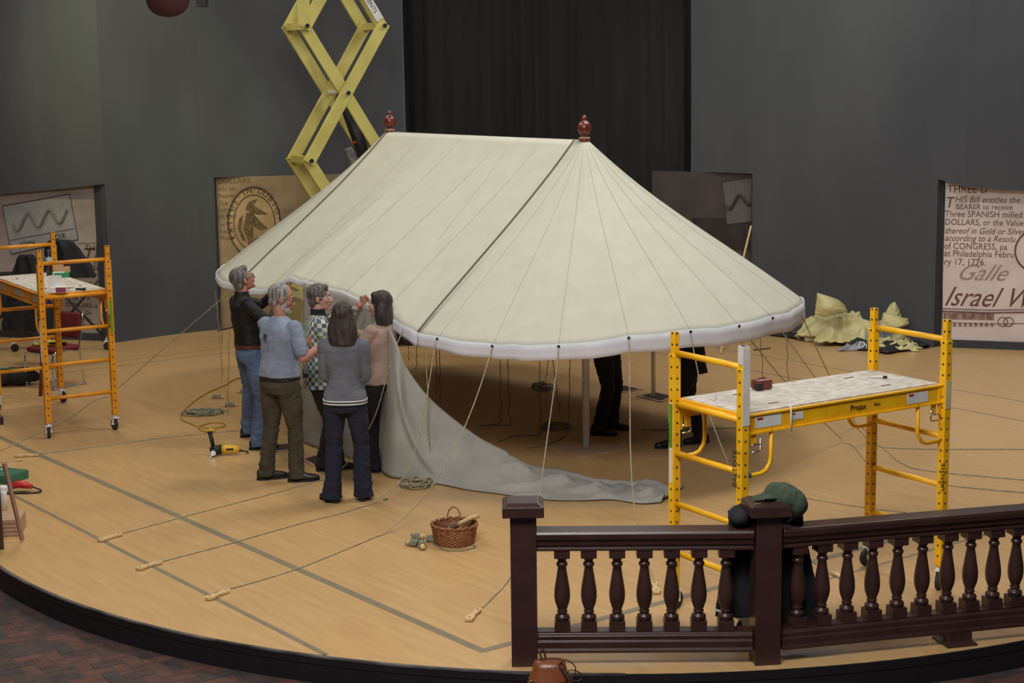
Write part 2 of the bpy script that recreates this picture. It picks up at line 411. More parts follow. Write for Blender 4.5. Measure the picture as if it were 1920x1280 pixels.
for st, size, px, py, sh in (('The', .30, 152, 492, .3), ('THIS', .12, 160, 470, 0), ('You', .16, 152, 505, .3), ('REE L', .11, 146, 520, 0), ('muk c', .10, 152, 534, .2), ('The SPA', .10, 128, 562, 0), ('DOLLARS, s', .095, 124, 575, 0), ('thereof in Go', .09, 112, 588, .3), ('according to', .09, 116, 601, .3), ('of CONGRE', .095, 128, 614, 0)):
    q = uv(pl, px, py); pl.text(st, size, q[0], q[1], shear=sh)
for y0 in (456, 505, 515): pl.stroke([uv(pl, 146, y0), uv(pl, 190, y0-1)], .004, M_ink, 'printed_rule')
# second panel (round seal)
b2 = Panel(WM[i410]+V((.0, .0, 0)), WM[-1], .0, PT-.004, 'printed_panel', 'brown parchment printed panel with round bird seal behind the tent', M_pr_brown, .1)
jamb(WM[i410], PT, 'trim_5', V((.1, 1, 0)).normalized(), .2)
def circ(P_, cx, cy, rx, n=48, t0=0, t1=2*PI):
    c = uv(P_, cx, cy); r = uv(P_, cx+rx, cy)[0]-c[0]
    return c, r, [(c[0]+r*math.cos(t), c[1]+r*math.sin(t)) for t in np.linspace(t0, t1, n, endpoint=False)]
cc, r1, pts = circ(b2, 477, 418, 48); rz_ = 1.5*r1
ov = lambda k: [(cc[0]+r1*k*math.cos(t), cc[1]+r1*1.38*k*math.sin(t)) for t in np.linspace(0, 2*PI, 48, endpoint=False)]
b2.poly(ov(.98), mat('seal_ground', rgb(176, 150, 116), .85, rgb(150, 124, 92), 4), 'seal_disc', .001)
for k in (1.0, 1.04, .80): b2.stroke(ov(k), .007 if k != 1.04 else .004, M_inkd, 'seal_ring', True)
for i, ch in enumerate('EXITUS·IN·DUBIO·EST★'):
    t = math.radians(205-i*13.2); u_, v_ = cc[0]+r1*.86*math.cos(t), cc[1]+r1*1.38*.86*math.sin(t)
    tg = t-PI/2
    text(ch, .115, b2.P(u_, v_), b2.x*math.cos(tg)+V((0, 0, math.sin(tg))), -b2.x*math.sin(tg)+V((0, 0, math.cos(tg))), M_inkd, b2.t, align='CENTER')
def bp(*p): return [uv(b2, *q) for q in p]
b2.poly(bp((460, 392), (466, 378), (484, 372), (476, 384), (503, 402), (484, 402), (470, 400)), M_bird, 'bird_wing')
b2.poly(bp((462, 398), (474, 400), (502, 428), (490, 432), (474, 424), (476, 444), (466, 452), (456, 430)), M_bird, 'bird_body')
b2.poly(bp((448, 410), (456, 402), (452, 430), (462, 452), (454, 450), (446, 428)), M_bird, 'bird_neck')
b2.poly(bp((464, 452), (484, 444), (496, 458), (486, 474), (468, 474)), M_bird, 'bird_tail')
for st, px, py, sz in (('DOLLARS.', 407, 344, .11), ('this tw', 408, 358, .09), ('Bearer', 409, 371, .09), ('Spa', 411, 384, .09), ('milled', 411, 397, .08), ('of Gold', 411, 410, .08), ('or in', 412, 424, .08), ('Resol', 412, 437, .08), ('Philad', 413, 450, .08)):
    q = uv(b2, px, py); b2.text(st, sz, q[0], q[1], mt=mat('faded_ink', rgb(112, 88, 64), .9))
# third panel, dark landscape
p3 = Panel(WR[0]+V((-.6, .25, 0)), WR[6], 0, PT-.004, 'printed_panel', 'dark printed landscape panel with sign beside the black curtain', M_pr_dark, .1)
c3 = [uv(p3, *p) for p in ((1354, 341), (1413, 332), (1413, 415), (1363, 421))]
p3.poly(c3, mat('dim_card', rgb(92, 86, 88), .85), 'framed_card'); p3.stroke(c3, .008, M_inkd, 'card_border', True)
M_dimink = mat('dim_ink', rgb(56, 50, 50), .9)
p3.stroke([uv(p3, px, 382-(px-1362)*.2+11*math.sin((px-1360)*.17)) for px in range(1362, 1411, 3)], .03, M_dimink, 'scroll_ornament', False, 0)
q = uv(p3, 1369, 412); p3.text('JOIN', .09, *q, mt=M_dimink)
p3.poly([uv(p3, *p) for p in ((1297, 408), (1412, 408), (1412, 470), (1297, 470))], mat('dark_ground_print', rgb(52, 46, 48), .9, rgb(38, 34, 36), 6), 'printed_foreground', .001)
for px in (1372, 1398): p3.poly([uv(p3, *p) for p in ((px, 420), (px+7, 419), (px+7, 440), (px, 440))], M_dimink, 'sign_leg', .004)
jamb(WR[6], PT, 'trim_6', V((.05, 1, 0)).normalized(), .2)
# right panel
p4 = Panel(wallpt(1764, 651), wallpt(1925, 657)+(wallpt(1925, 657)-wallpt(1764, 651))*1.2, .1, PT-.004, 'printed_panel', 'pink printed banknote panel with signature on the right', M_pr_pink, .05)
wall([WR[-1]+V((.01, .03, 0)), wallpt(1767, 651)+V((0, .1, 0))], 0, PT, 'trim_7', .05).data.materials[0] = M_jamb
struct(MB().bar(p4.P(0, .05)+p4.n*.02, p4.P(p4.w, .05)+p4.n*.02, .04, .1).build('baseboard_right', M_jamb, recenter=False))
for st, px, py, sz, sh in (('THREE D', 1776, 361, .14, 0), ('T', 1771, 389, .20, .2), ('HIS Bill entitles the', 1790, 379, .115, .25), ('BEARER to receive', 1792, 392, .10, 0), ('Three SPANISH milled', 1771, 406, .115, 0), ('DOLLARS, or the Value', 1771, 421, .11, .1), ('thereof in Gold or Silver', 1771, 437, .11, .3), ('according to a Resolu', 1771, 451, .11, .3), ('of CONGRESS, pa', 1770, 466, .115, 0), ('at Philadelphia Febru', 1770, 480, .115, 0), ('ry 17, 1776.', 1770, 496, .12, 0)):
    q = uv(p4, px, py); p4.text(st, sz, q[0], q[1], shear=sh, sx=.9, mt=mat('rose_ink', rgb(112, 78, 70), .9))
M_fade = mat('pale_signature_ink', rgb(168, 142, 134), .9)
q = uv(p4, 1790, 524); p4.text('Galle', .3, *q, mt=M_fade, shear=.6)
q = uv(p4, 1768, 572); p4.text('Israel Whe', .36, *q, mt=mat('rose_ink', (0, 0, 0)), shear=.55, sx=.85)
for yy, r_ in ((578, .006), (583, .01), (604, .005)): p4.stroke([uv(p4, 1766, yy), uv(p4, 1850, yy+3), uv(p4, 1925, yy+2)], r_, MATS['rose_ink'], 'printed_rule')
p4.poly([uv(p4, *p) for p in ((1769, 586), (1864, 587), (1864, 600), (1769, 598))], mat('ornament_band_print', rgb(120, 92, 84), .9, rgb(170, 146, 138), 26, 2, (1, 1, .5)), 'ornament_band')
for px in (1880, 1891): p4.stroke(circ(p4, px, 603, 9, 20)[2], .006, MATS['rose_ink'], 'ornament_ring', True)
p4.stroke([uv(p4, 1767, 350), uv(p4, 1767, 630)], .005, MATS['rose_ink'], 'printed_rule')
for i in range(9):
    q = uv(p4, 1776+i*10, 612); p4.text('&', .08, *q, mt=MATS['rose_ink'])
p4.stroke([(p[0], p[1]) for p in circ(p4, 1945, 470, 42, 30)[2]], .012, MATS['rose_ink'], 'seal_ring', True)

# black curtain
b = MB(); rows = []
x0, x1 = wallpt(765, 602), wallpt(1297, 606)
N_ = 300
for k in range(18):
    z = 7.0*k/17; row = []
    for i in range(N_+1):
        t = i/N_; p = x0.lerp(x1, t); amp = .035*(1-.35*k/17)
        y = p.y+.35+amp*math.sin(t*2*PI*14+2.6*math.sin(t*13+z*.12))+.03*mnoise.noise(V((t*30, z*.3, 0)))
        row.append(V((p.x*1.0+(.05*mnoise.noise(V((t*12, z*.2, 4)))), y, z)))
    rows.append(row)
b.grid(rows); tag(b.build('stage_curtain', M_curt, smooth=True, solid=.01), 'tall black pleated stage curtain hanging behind the tent', 'curtain')

# floor lines
def line(name, p, q, wd, z=.0015):
    b = MB(); b.bar(V((p.x, p.y, z/2+.0002)), V((q.x, q.y, z/2+.0002)), wd, z); return struct(b.build(name, M_tape, recenter=False))
cx_ = F(905, 1220)
line('trim_8', F(0, 820)+AV*2, cx_-AV*.02, .062)
line('trim_9', cx_, cx_-BV*10.5, .062, .0017)
c2_ = F(612, 1227.5)
line('trim_10', F(43, 937)+AV*1.5, c2_, .04, .0013)
l2 = F(1603, 1071); line('trim_11', l2+BV*.6, l2-BV*4.6, .03, .0013)
line('trim_12', F(1412, 664)+AV*2, F(1412, 664)-AV*6.5, .016, .0012)
line('trim_13', F(1412, 694.8)+AV*2, F(1412, 694.8)-AV*6, .022, .0012)
line('trim_14', F(212, 678)+BV*2, F(450, 649)-BV*2.5, .016, .0012)
line('trim_15', F(214, 686.7)+BV*2.5, F(450, 658.6)-BV*2.5, .022, .0012)
line('trim_16', F(612, 1227.5), F(604, 1230), .03, .0013)

# ------------------------------------------------------------------ the tent
ZR = 2.975; LR = 3.37; WF, WB, RA = 1.95, 2.08, 2.06; RL = 1.86
tent = thing('oval_tent', 'large cream canvas oval tent with two red ridge finials, standing mid-stage', 'tent', (P2.x, P2.y, 0))
def T3(a, b_, z): q = P2+AV*a+BV*b_; return V((q.x, q.y, z))
def eave_z_front(a): # along the long front side, raised where people hold it up
    z = interp(a, [-.3, 0, .26, .52, .79, 1.25, 1.64, 2.05, 2.2, 2.36, 2.69, 3.1, 3.4], [1.32, 1.335, 1.39, 1.44, 1.52, 1.59, 1.61, 1.63, 1.65, 1.60, 1.47, 1.43, 1.44])
    return z
def eave(t):             # t in turns round the plan: 0..1 front side (a from 0 to LR), 1..2 left end, 2..3 back side, 3..4 right end
    t = t % 4
    if t < 1: a = t*LR; return a, WF, eave_z_front(a), (min(a, LR), 0)
    if t < 2:
        q = (t-1)*PI; w_ = WF if q < PI/2 else WB
        z = interp(t, [1, 1.12, 1.25, 1.5, 2], [1.44, 1.47, 1.50, 1.48, 1.44])
        return LR+RL*math.sin(q), w_*math.cos(q), z, (LR, 0)
    if t < 3: a = (3-t)*LR; return a, -WB, 1.42, (a, 0)
    q = (4-t)*PI; w_ = WF if q < PI/2 else WB
    z = interp(math.degrees(q), [0, 8, 25, 42, 59, 75, 90, 103, 121, 180], [1.335, 1.325, 1.315, 1.345, 1.415, 1.44, 1.445, 1.46, 1.46, 1.42])
    return -RA*math.sin(q), w_*math.cos(q), z, (0, 0)
seam_t = [4-q/180 for q in (8, 25, 42, 59, 75, 90, 103, 121, 140, 160)]
SEAMS = sorted([.17, .36, .56, .78, 1.0]+[1+k/8 for k in range(1, 8)]+[2, 2.2, 2.4, 2.6, 2.8, 3.0]+seam_t)
def seamdist(t): return min(min(abs(t-s_), 4-abs(t-s_)) for s_ in SEAMS)
def roofpt(t, s_, lift=0):
    a, b_, ze, (ra, rb) = eave(t)
    d = V((a-ra, b_-rb)); r0 = .035/max(.01, d.length) if (t % 4) > 1 and not 2 <= (t % 4) <= 3 else .02
    aa = ra+(a-ra)*(r0+(1-r0)*s_); bb = rb+(b_-rb)*(r0+(1-r0)*s_)
    z = ZR+(ze-ZR)*s_
    end = 1 if ((t % 4) > 3 or 1 < (t % 4) < 2) else 0
    z -= (.20*s_*(1-s_)**2.2*2.4) * (1.0 if end else .65)
    # cloth between seams is a little slack; folds converge on the pole heads
    sd = seamdist(t)
    z -= .014*min(1, sd/.06)*s_*s_*(1 if end else .7)
    fold = math.sin(t*140+2*math.sin(t*17))*.005*(1-s_)**1.2*min(1, s_*9)*(1 if end else .15)
    z += fold
    P = T3(aa, bb, z)
    z2 = .010*mnoise.noise(V((t*9, s_*1.3, 2)))*s_ + (.008*mnoise.noise(V((t*34+s_*6, s_*1.5, 7)))*s_ if not end else .010*mnoise.noise(V((t*44, s_*2, 5)))*s_)
    return P+V((0, 0, z2+lift))
b = MB(); NT = 440; NS = 40; rows = []
for j in range(NS+1):
    rows.append([roofpt(4*i/NT, j/NS) for i in range(NT+1)])
b.grid(rows)
# close along the ridge
roof = b.build('roof', M_canvas, tent, smooth=True, solid=.004, world=True)
def drop(t):
    t = t % 4
    if t < 1: return interp(t*LR, [0, .35, .8, 2.6, 3.1, 3.5], [.11, .08, .04, .04, .05, .06])
    if t > 3: return interp((4-t)*180, [0, 30, 60, 90, 130, 180], [.10, .115, .13, .15, .16, .14])
    return interp(t, [1, 1.4, 1.6, 3], [.06, .05, .12, .13])
b = MB(); rows = []
for k, f_ in enumerate((0, .35, .7, 1)):
    row = []
    for i in range(NT+1):
        t = 4*i/NT; p = roofpt(t, 1); a, b_, ze, (ra, rb) = eave(t); o_ = (AV*(a-ra)+BV*(b_-rb)); o_.normalize()
        sc = seamdist(t)
        p = p+o_*(.008+.004*f_*math.sin(t*60)+.01*f_)+V((0, 0, .012 if k == 0 else -drop(t)*f_-.006*f_*min(1, sc/.06)))
        row.append(p)
    rows.append(row)
b.grid(rows); b.build('valance', M_valance, tent, smooth=True, solid=.005, world=True)
# ridge piece over the pole heads
b = MB(); b.tube([T3(-.02, 0, ZR-.022), T3(LR/2, 0, ZR-.027), T3(LR+.02, 0, ZR-.022)], .030, 12); b.build('ridge_hem', M_canvas, tent, smooth=True, world=True)
fin = [(.0, 0), (.045, .002), (.058, .02), (.058, .05), (.036, .062), (.030, .072), (.040, .080), (.060, .105), (.070, .135), (.071, .16), (.062, .19), (.042, .212), (.024, .222), (.020, .232), (.028, .244), (.028, .256), (.016, .266), (.012, .276), (.001, .282)]
for a in (0, LR):
    c = T3(a-(.03 if a else 0), 0, ZR-.02)
    b = MB(); b.lathe([(r*.92+.0005, z*.93) for r, z in fin], 20, c); f_ = b.build('finial', M_finial, tent, smooth=True, world=True)
    b = MB(); b.tube([c+V((.05*math.cos(q)*1.0, .05*math.sin(q), .045+.004*math.sin(q*3))) for q in np.linspace(0, 4*PI, 40)], .006, 6); b.build('lashing', M_cord, f_, smooth=True, world=True)
# seam cords
for t in (0.0, 1.0):
    off = .10 if t == 0 else -.03
    b = MB(); pts = []
    for k in range(26):
        s_ = k/25; tt = (t+off/LR*(1-s_*.9)) % 4; pts.append(roofpt(tt, s_, .012)) 
    b.tube(pts, .0085, 6); b.build('ridge_cord', M_dcord, tent, smooth=True, world=True)
for t in SEAMS:
    if 1.6 < t < 3.05: continue
    b = MB(); b.tube([roofpt(t, k/24, .0045) for k in range(1, 25)], .0022, 5); b.build('seam', M_seam, tent, smooth=True, world=True)
for (t0, s0, t1, s1) in ((.66, .42, .80, 1.0), (.30, .05, .22, .6)):
    b = MB(); b.tube([roofpt(t0+(t1-t0)*k/20, s0+(s1-s0)*k/20, .0045) for k in range(21)], .0022, 5); b.build('seam', M_seam, tent, smooth=True, world=True)
# grommets with dark ties on the valance
for t in seam_t[:7]:
    p = roofpt(t, 1); a, b_, ze, (ra, rb) = eave(t); o_ = (AV*(a-ra)+BV*(b_-rb)).normalized()
    b = MB(); b.lathe([(.012, -.004), (.014, 0), (.012, .004)], 10, p+o_*.016+V((0, 0, -.008)), o_.to_track_quat('Z', 'Y').to_matrix()); b.build('grommet', M_rub, tent, world=True)
# steel poles
b = MB(); b.lathe([(.036, .012), (.036, 2.96)], 20, T3(0, 0, 0)); b.build('tent_pole', M_steel, tent, smooth=True, world=True)
b = MB(); b.lathe([(.036, .012), (.036, 2.96)], 20, T3(LR, 0, 0)); b.build('tent_pole', M_steel, tent, smooth=True, world=True)
b = MB(); b.tube([T3(0, 0, 2.9), T3(LR, 0, 2.9)], .03, 10); b.build('ridge_pole', M_steel, tent, smooth=True, world=True)
pb = [F(*p) for p in ((1032, 838), (1093, 857), (1175, 842), (1112, 824))]
b = MB(); b.prism([(p.x, p.y) for p in pb], .0005, .012); tag(b.build('base_board', M_plyd), 'square brown plywood board under the near steel tent pole', 'board')
bq = [F(*p) for p in ((508, 838), (556, 852), (596, 834), (550, 822))]
# second steel pole standing behind, in a floor pocket
rp = F(1225, 747)
b = MB(); b.lathe([(.026, -.02), (.026, 1.75)], 16, (rp.x, rp.y, 0)); tag(b.build('steel_pole', M_steel, smooth=True), 'thin steel pole standing in a floor pocket behind the tent', 'pole')
def hatch(px, label):
    q = [F(*p) for p in px]; c = sum(q, V())/4; t = thing('floor_pocket', label, 'floor pocket', (c.x, c.y, 0), group=None)
    b = MB(); 
    for i in range(4):
        b.bar(q[i]+V((0, 0, .006)), q[(i+1) % 4]+V((0, 0, .006)), .035, .012)
    b.build('rim', M_plyd, t, world=True)
    b = MB(); b.prism([(p.x, p.y) for p in q], .0008, .003); b.build('pocket_shade_plate', M_hole, t, world=True)  # dark plate lying on the floor, paints the shade inside the open pocket
hatch(((1152, 727), (1153, 738), (1203, 731), (1158, 721)), 'open square floor pocket behind the standing legs under the tent')
hatch(((1196, 743), (1240, 754), (1262, 744), (1228, 736)), 'open square floor pocket holding the thin steel pole')
hatch(((512, 835), (512, 848), (560, 843), (556, 830)), 'open floor pocket behind the khaki trousers')
hatch(((566, 862), (590, 874), (640, 868), (600, 852)), 'open floor pocket beside the black trouser hem of the checkered shawl woman')

# ------------------------------------------------------------------ canvas side wall hung from the eave and trailing on the floor
def sidewall():
    # columns (top point, bottom point, push) run left to right
    cols = []
    for a in (1.95, 1.6, 1.25, .9, .6):
        tp = T3(a, WF+.02, eave_z_front(a)-.03); bt = T3(a, WF+.10, .01); cols.append((tp, bt, .05))
    tops = [((741, 640), 15.02), ((762, 690), 15.0), ((800, 742), 15.0), ((850, 787), 15.0), ((905, 826), 14.95), ((960, 853), 14.85), ((1000, 871), 14.75), ((1062, 880), 14.75), ((1120, 899), 14.68), ((1180, 906), 14.62), ((1235, 910), 14.58), ((1283, 913), 14.5)]
    bots = [(728, 892), (765, 898), (800, 903), (835, 909), (880, 918), (930, 924), (985, 932), (1045, 937), (1100, 937), (1150, 936), (1200, 943), (1240, 941)]
    for (tp, Y), bt in zip(tops, bots):
        T = at(*tp, Y); Bq = F(*bt, .012)
        cols.append((T, Bq, .12 if T.z > .25 else .05))
    tp = catmull([c[0] for c in cols], 10); bt = catmull([c[1] for c in cols], 10); n = len(tp); rows = []
    for k in range(34):
        v = k/33; row = []
        for i in range(n):
            u = i/(n-1); p = tp[i].lerp(bt[i], v)
            h = tp[i].z; d = (bt[i]-tp[i]); 
            sag = math.sin(PI*v)
            if h > .25:
                # hang straight first, then slope out to the floor
                vz = 1-(1-v)**1.0
                p.z = h*(1-v)**(1.12)+.012
                fold = .055*math.sin(u*30-v*3.6)+.05*mnoise.noise(V((u*12, v*2.2, 1)))
                uc = .30+.20*v**1.6; du = u-uc
                if du > -.02: fold += .11/(1+math.exp(-du/.005))*math.exp(-max(0, du)/.10)
                p += V((.2, -1, 0)).normalized()*fold*sag*min(1, h)
            else:
                lo = .012+.06*(.5+.5*mnoise.noise(V((u*40, v*2.5, 3))))*sag+.14*sag*max(0, mnoise.noise(V((u*16+v*4, v*5, 9))))*(1+2*max(0, .25-h))
                p.z = max(.01, max(0, h-.02)*(1-v)**1.6+lo)
            row.append(p)
        rows.append(row)
    b = MB(); b.grid(rows)
    # rolled end
    return b.build('canvas_side_wall', M_side, smooth=True, solid=.006)
sw = sidewall(); tag(sw, 'grey canvas side wall panel hanging from the tent eave and trailing across the floor', 'canvas')

# ------------------------------------------------------------------ balustrade
post_prof = [(.0, 0)]
def newel(p, name, label, h=.965, rz=0, w_=.162):
    t = thing(name, label, 'post', (p.x, p.y, 0), rz, None)
    MB().box((0, 0, h/2), (w_, w_, h)).build('shaft', M_brown, t, bevel=.004)
    b = MB(); a = .128
    b.box((0, 0, h+.0325), (2*a, 2*a, .065))
    q = [V((x*a, y*a, h+.065)) for x, y in ((-1, -1), (1, -1), (1, 1), (-1, 1))]; q2 = [V((x*a*.72, y*a*.72, h+.088)) for x, y in ((-1, -1), (1, -1), (1, 1), (-1, 1))]
    b.loft([q, q2]); b.build('cap', M_brown, t, bevel=.004)
    return t
n1 = F(984, 1246); n2 = F(1435, 1243); n1.z = n2.z = 0
n1 = V((n1.x, n1.y+.04, 0)); n2 = V((n2.x, n2.y+.04, 0))
newel(n1, 'newel_post', 'dark brown square newel post at the left end of the front balustrade', .965)
newel(n2, 'newel_post', 'dark brown newel post under the green cap, between the two railing runs', .955, .12)
n0 = F(-16, 1028); newel(V((n0.x, n0.y, 0)), 'newel_post', 'dark brown post at the left edge of the picture beside the plank stack', 1.0, .5)
bal = [(.040, 0), (.040, .006), (.044, .012), (.047, .022), (.043, .033), (.028, .040), (.026, .048), (.033, .053), (.033, .062), (.027, .068), (.034, .085), (.046, .12), (.0505, .155), (.050, .185), (.046, .22), (.038, .27), (.030, .32), (.0265, .350), (.034, .357), (.036, .366), (.034, .375), (.026, .382), (.027, .392), (.036, .408), (.042, .42)]
def balustrade(p, q, us, label, gname, ext=0):
    d = (q-p).normalized(); rz = math.atan2(d.y, d.x); L_ = (q-p).length
    t = thing('railing', label, 'railing', ((p.x+q.x)/2, (p.y+q.y)/2, 0), rz)
    h = L_/2
    def prof(pr, name):
        b = MB(); b.loft([[V((x, y, z)) for y, z in pr] for x in (-h, h)]); b.build(name, M_brown, t, bevel=.002)
    prof([(-.055, .735), (-.055, .75), (-.045, .758), (-.06, .775), (-.062, .80), (-.078, .815), (-.080, .845), (-.07, .862), (.07, .862), (.08, .845), (.078, .815), (.062, .80), (.06, .775), (.045, .758), (.055, .75), (.055, .735)], 'hand_rail')
    prof([(-.075, .085), (-.078, .10), (-.070, .115), (-.070, .155), (-.060, .163), (-.062, .19), (-.045, .205), (-.045, .215), (.045, .215), (.045, .205), (.062, .19), (.060, .163), (.070, .155), (.070, .115), (.078, .10), (.075, .085)], 'bottom_rail')
    for u in us:
        x = u-h; b = MB(); b.box((x, 0, .245), (.098, .098, .064)); b.box((x, 0, .711), (.098, .098, .052)); 
        b.lathe([(r, z*.985+.277) for r, z in bal], 24, (x, 0, 0)); b.lathe([(.042, .690), (.05, .70)], 24, (x, 0, 0))
        o = b.build('baluster', M_brown, t)
        for i, f_ in enumerate(o.data.polygons): f_.use_smooth = i > 11
    return t
def u_on(p, q, px):        # real distance along the run of the thing seen at an image column
    d = (q-p).normalized(); r = ray(px, 1100); # horizontal crossing
    a = np.array([[d.x, -r.x], [d.y, -r.y]]); s_ = np.linalg.solve(a, np.array([CAM.x-p.x, CAM.y-p.y])); return float(s_[0])
pa, qa = n1+V((.081, 0, 0)), n2-V((.081, 0, 0))
balustrade(pa, qa, [u_on(pa, qa, x) for x in (1054, 1104, 1157, 1208, 1259, 1310, 1361)], 'short dark brown balustrade run between the two front newel posts', '')
s2 = F(1790, 1203); s2.z = 0
d2 = (s2-n2).normalized(); pb2, qb2 = n2+d2*.09, n2+d2*2.75
us = [u_on(pb2, qb2, x) for x in (1495, 1541, 1588, 1635, 1682, 1728, 1775, 1818, 1861, 1903)]
us += [us[-1]+(us[-1]-us[-2])*k for k in (1, 2)]
r2_ = balustrade(pb2, qb2, us, 'long dark brown balustrade run from the capped newel post to the right edge', '')
hx = (s2-(pb2+qb2)/2).dot(d2)
b = MB(); b.loft([[V((hx+sx*a, sy*a, z)) for sx, sy in ((-1, -1), (1, -1), (1, 1), (-1, 1))] for a, z in ((.105, 0), (.105, .012), (.078, .03), (.078, .086))]); b.build('support_foot', M_brown, r2_)

# ------------------------------------------------------------------ rolling scaffolds
M_dk = M_deck
def caster(parent, x, y, rot):
    M = Matrix.Rotation(rot, 4, 'Z')
    def tr(b): b.v = [tuple((M @ V(v))+V((x, y, 0))) for v in b.v]; return b
    b = MB(); b.tube([(0, 0, .118), (0, 0, .165)], .014, 10); b.box((0, 0, .135), (.075, .06, .008)); b.box((.02, .022, .095), (.05, .004, .08)); b.box((.02, -.022, .095), (.05, .004, .08)); b.tube([(.03, -.03, .063), (.03, .03, .063)], .008, 8)
    c = tr(b).build('caster', M_steel, parent)
    b = MB(); R_ = Matrix.Rotation(PI/2, 3, 'X')
    b.lathe([(.045, -.017), (.060, -.015), (.0635, -.008), (.0635, .008), (.060, .015), (.045, .017)], 24, (.03, 0, .0635), R_); tr(b).build('wheel', M_rub, c, smooth=False)
def scaffold(label, loc, rz, MY, MP, L_=1.83, W_=.70, extras=None):
    t = thing('rolling_scaffold', label, 'scaffold', loc, rz)
    hx, hy = L_/2, W_/2; top = 1.93; zd = 1.47
    for x in (-hx, hx):
        for y in (-hy, hy):
            b = MB(); b.box((0, 0, 0), (.058, .058, 1.60)); b.box((0, 0, .87), (.044, .044, .18)); b.box((0, 0, .80), (.062, .062, .02))
            b.v = [(v[0], v[1], v[2]) for v in b.v]
            p = b.build('post', MP, t, bevel=.003); p.location = (x, y, .165+.80)
            caster(t, x, y, random.uniform(-.6, .6)+(PI if x > 0 else 0))
        for z in (.41, .75, 1.10, 1.44, 1.785):
            b = MB(); b.tube([(x, -hy+.02, z), (x, hy-.02, z)], .0205, 10); b.build('rung', MY, t, smooth=True)
    for y in (-hy+.012, hy-.012):
        b = MB(); n_ = 1 if y > 0 else -1
        b.box((0, y, zd-.006), (L_-.05, .03, .012)); b.box((0, y+n_*0, zd-.065), (L_-.06, .008, .12)); b.box((0, y+n_*.008, zd-.125), (L_-.06, .024, .010))
        b.build('side_beam', MY, t)
        for sx in (-1, 1):
            x = sx*(hx-.035); b = MB(); b.box((x, y+n_*.004, zd-.115), (.05, .012, .20)); b.build('beam_bracket', MY, t, bevel=.002)
            X1 = sx*(hx-.25); X0 = sx*(hx-.01)
            pts = [V((X1, y, zd-.12)), V((X1, y, zd-.30)), V((X1+sx*.012, y, zd-.345)), V((X1+sx*.045, y, zd-.385)), V((X1+sx*.09, y, zd-.40)), V((X0, y, zd-.40))]
            b = MB(); b.tube(pts, .014, 8); b.build('brace_loop', MY, t, smooth=True)
            b = MB(); x2 = sx*(hx-.10); b.box((x2, y, zd-.16), (.045, .006, .08)); cl = b.build('pin_plate', MY, t)
            b = MB(); b.tube([(x2-sx*.05, y+n_*.02, zd-.20), (x2+sx*.04, y+n_*.02, zd-.20), (x2-sx*.03, y+n_*.02, zd-.26), (x2+sx*.05, y+n_*.02, zd-.255)][:2]+[(x2-sx*.0, y+n_*.03, zd-.19)], .005, 6)
            b.tube([(x2-sx*.04, y+n_*.02, zd-.15), (x2-sx*.045, y+n_*.02, zd-.235), (x2-sx*.03, y+n_*.02, zd-.245), (x2+sx*.03, y+n_*.02, zd-.245)], .0055, 6); b.build('locking_pin', M_chrome, cl, smooth=True)
    for x in (-hx+.04, hx-.04):
        b = MB(); b.box((x, 0, zd-.012), (.03, W_-.05, .03)); b.build('end_beam', MY, t)
    b = MB(); b.box((0, 0, zd+.004), (L_-.09, W_-.06, .014)); dk = b.build('deck', M_dk, t, bevel=.002)
    for sx, sy in ((-.28, .2), (.28, -.2), (.28, .2), (-.28, -.2)):
        b = MB(); b.box((sx*L_, sy*W_*1.3, zd+.0115), (.085, .022, .002)); b.build('hand_slot', mat('slot_brown', rgb(110, 60, 44), .8), dk)
    return t, hx, hy, zd
# right-hand one
Dc = F(1769, 1105); Cc = F(1622, 1056); Dc.z = Cc.z = 0
ey = (Cc-Dc).normalized(); Dc2 = (Dc+Cc)/2-ey*.35; Cc2 = (Dc+Cc)/2+ey*.35
ex = V((ey.y, -ey.x, 0))        # from B side towards D
cen = (Dc2+Cc2)/2-ex*1.83/2
rz = math.atan2(ex.y, ex.x)
t, hx, hy, zd = scaffold('bright yellow rolling scaffold behind the front balustrade, leather case on its deck', (cen.x, cen.y, 0), rz, M_yel, M_post)
RS = t; MR = root_matrix(t)
def lab(parent, M, x, z, w_, h_, y, txt=None, red=True, name='warning_label'):
    b = MB(); b.box((x, y, z), (w_, .002, h_)); o = b.build(name, M_white, parent)
    if red: b = MB(); b.box((x-w_*.32, y-.0012, z+h_*.3), (w_*.22, .001, h_*.22)); b.build('label_heading', M_red, o)
    return o
lab(t, MR, -hx+.22, zd-.06, .22, .075, -hy+.006); lab(t, MR, -hx+.47, zd-.055, .10, .05, -hy+.006); lab(t, MR, hx-.26, zd-.065, .20, .075, -hy+.006)
def ltext(parent, s_, size, x, y, z, xd, yd, mt, **k):
    M = root_matrix(parent); R3 = M.to_3x3(); text(s_, size, M @ V((x, y, z)), R3 @ V(xd), R3 @ V(yd), mt, parent, **k)
ltext(t, 'Projax', .055, .02, -hy+.005, zd-.08, (1, 0, 0), (0, 0, 1), M_blk); ltext(t, 'Boss', .03, .24, -hy+.005, zd-.07, (1, 0, 0), (0, 0, 1), M_blk)
ltext(t, 'BALTOTE', .07, -hx+.012-.036, -hy-.022, .86+.16, (0, 0, 1), (-1, 0, 0), M_blk) if False else None
ltext(t, 'BALTOTE', .058, -hx-.030, -hy+.02, 1.0, (0, 0, 1), (0, 1, 0), M_blk, lift=.001)
ltext(t, 'UNTOTE', .05, hx-.018, -hy-.030, .72, (0, 0, 1), (-1, 0, 0), M_blk, lift=.001)
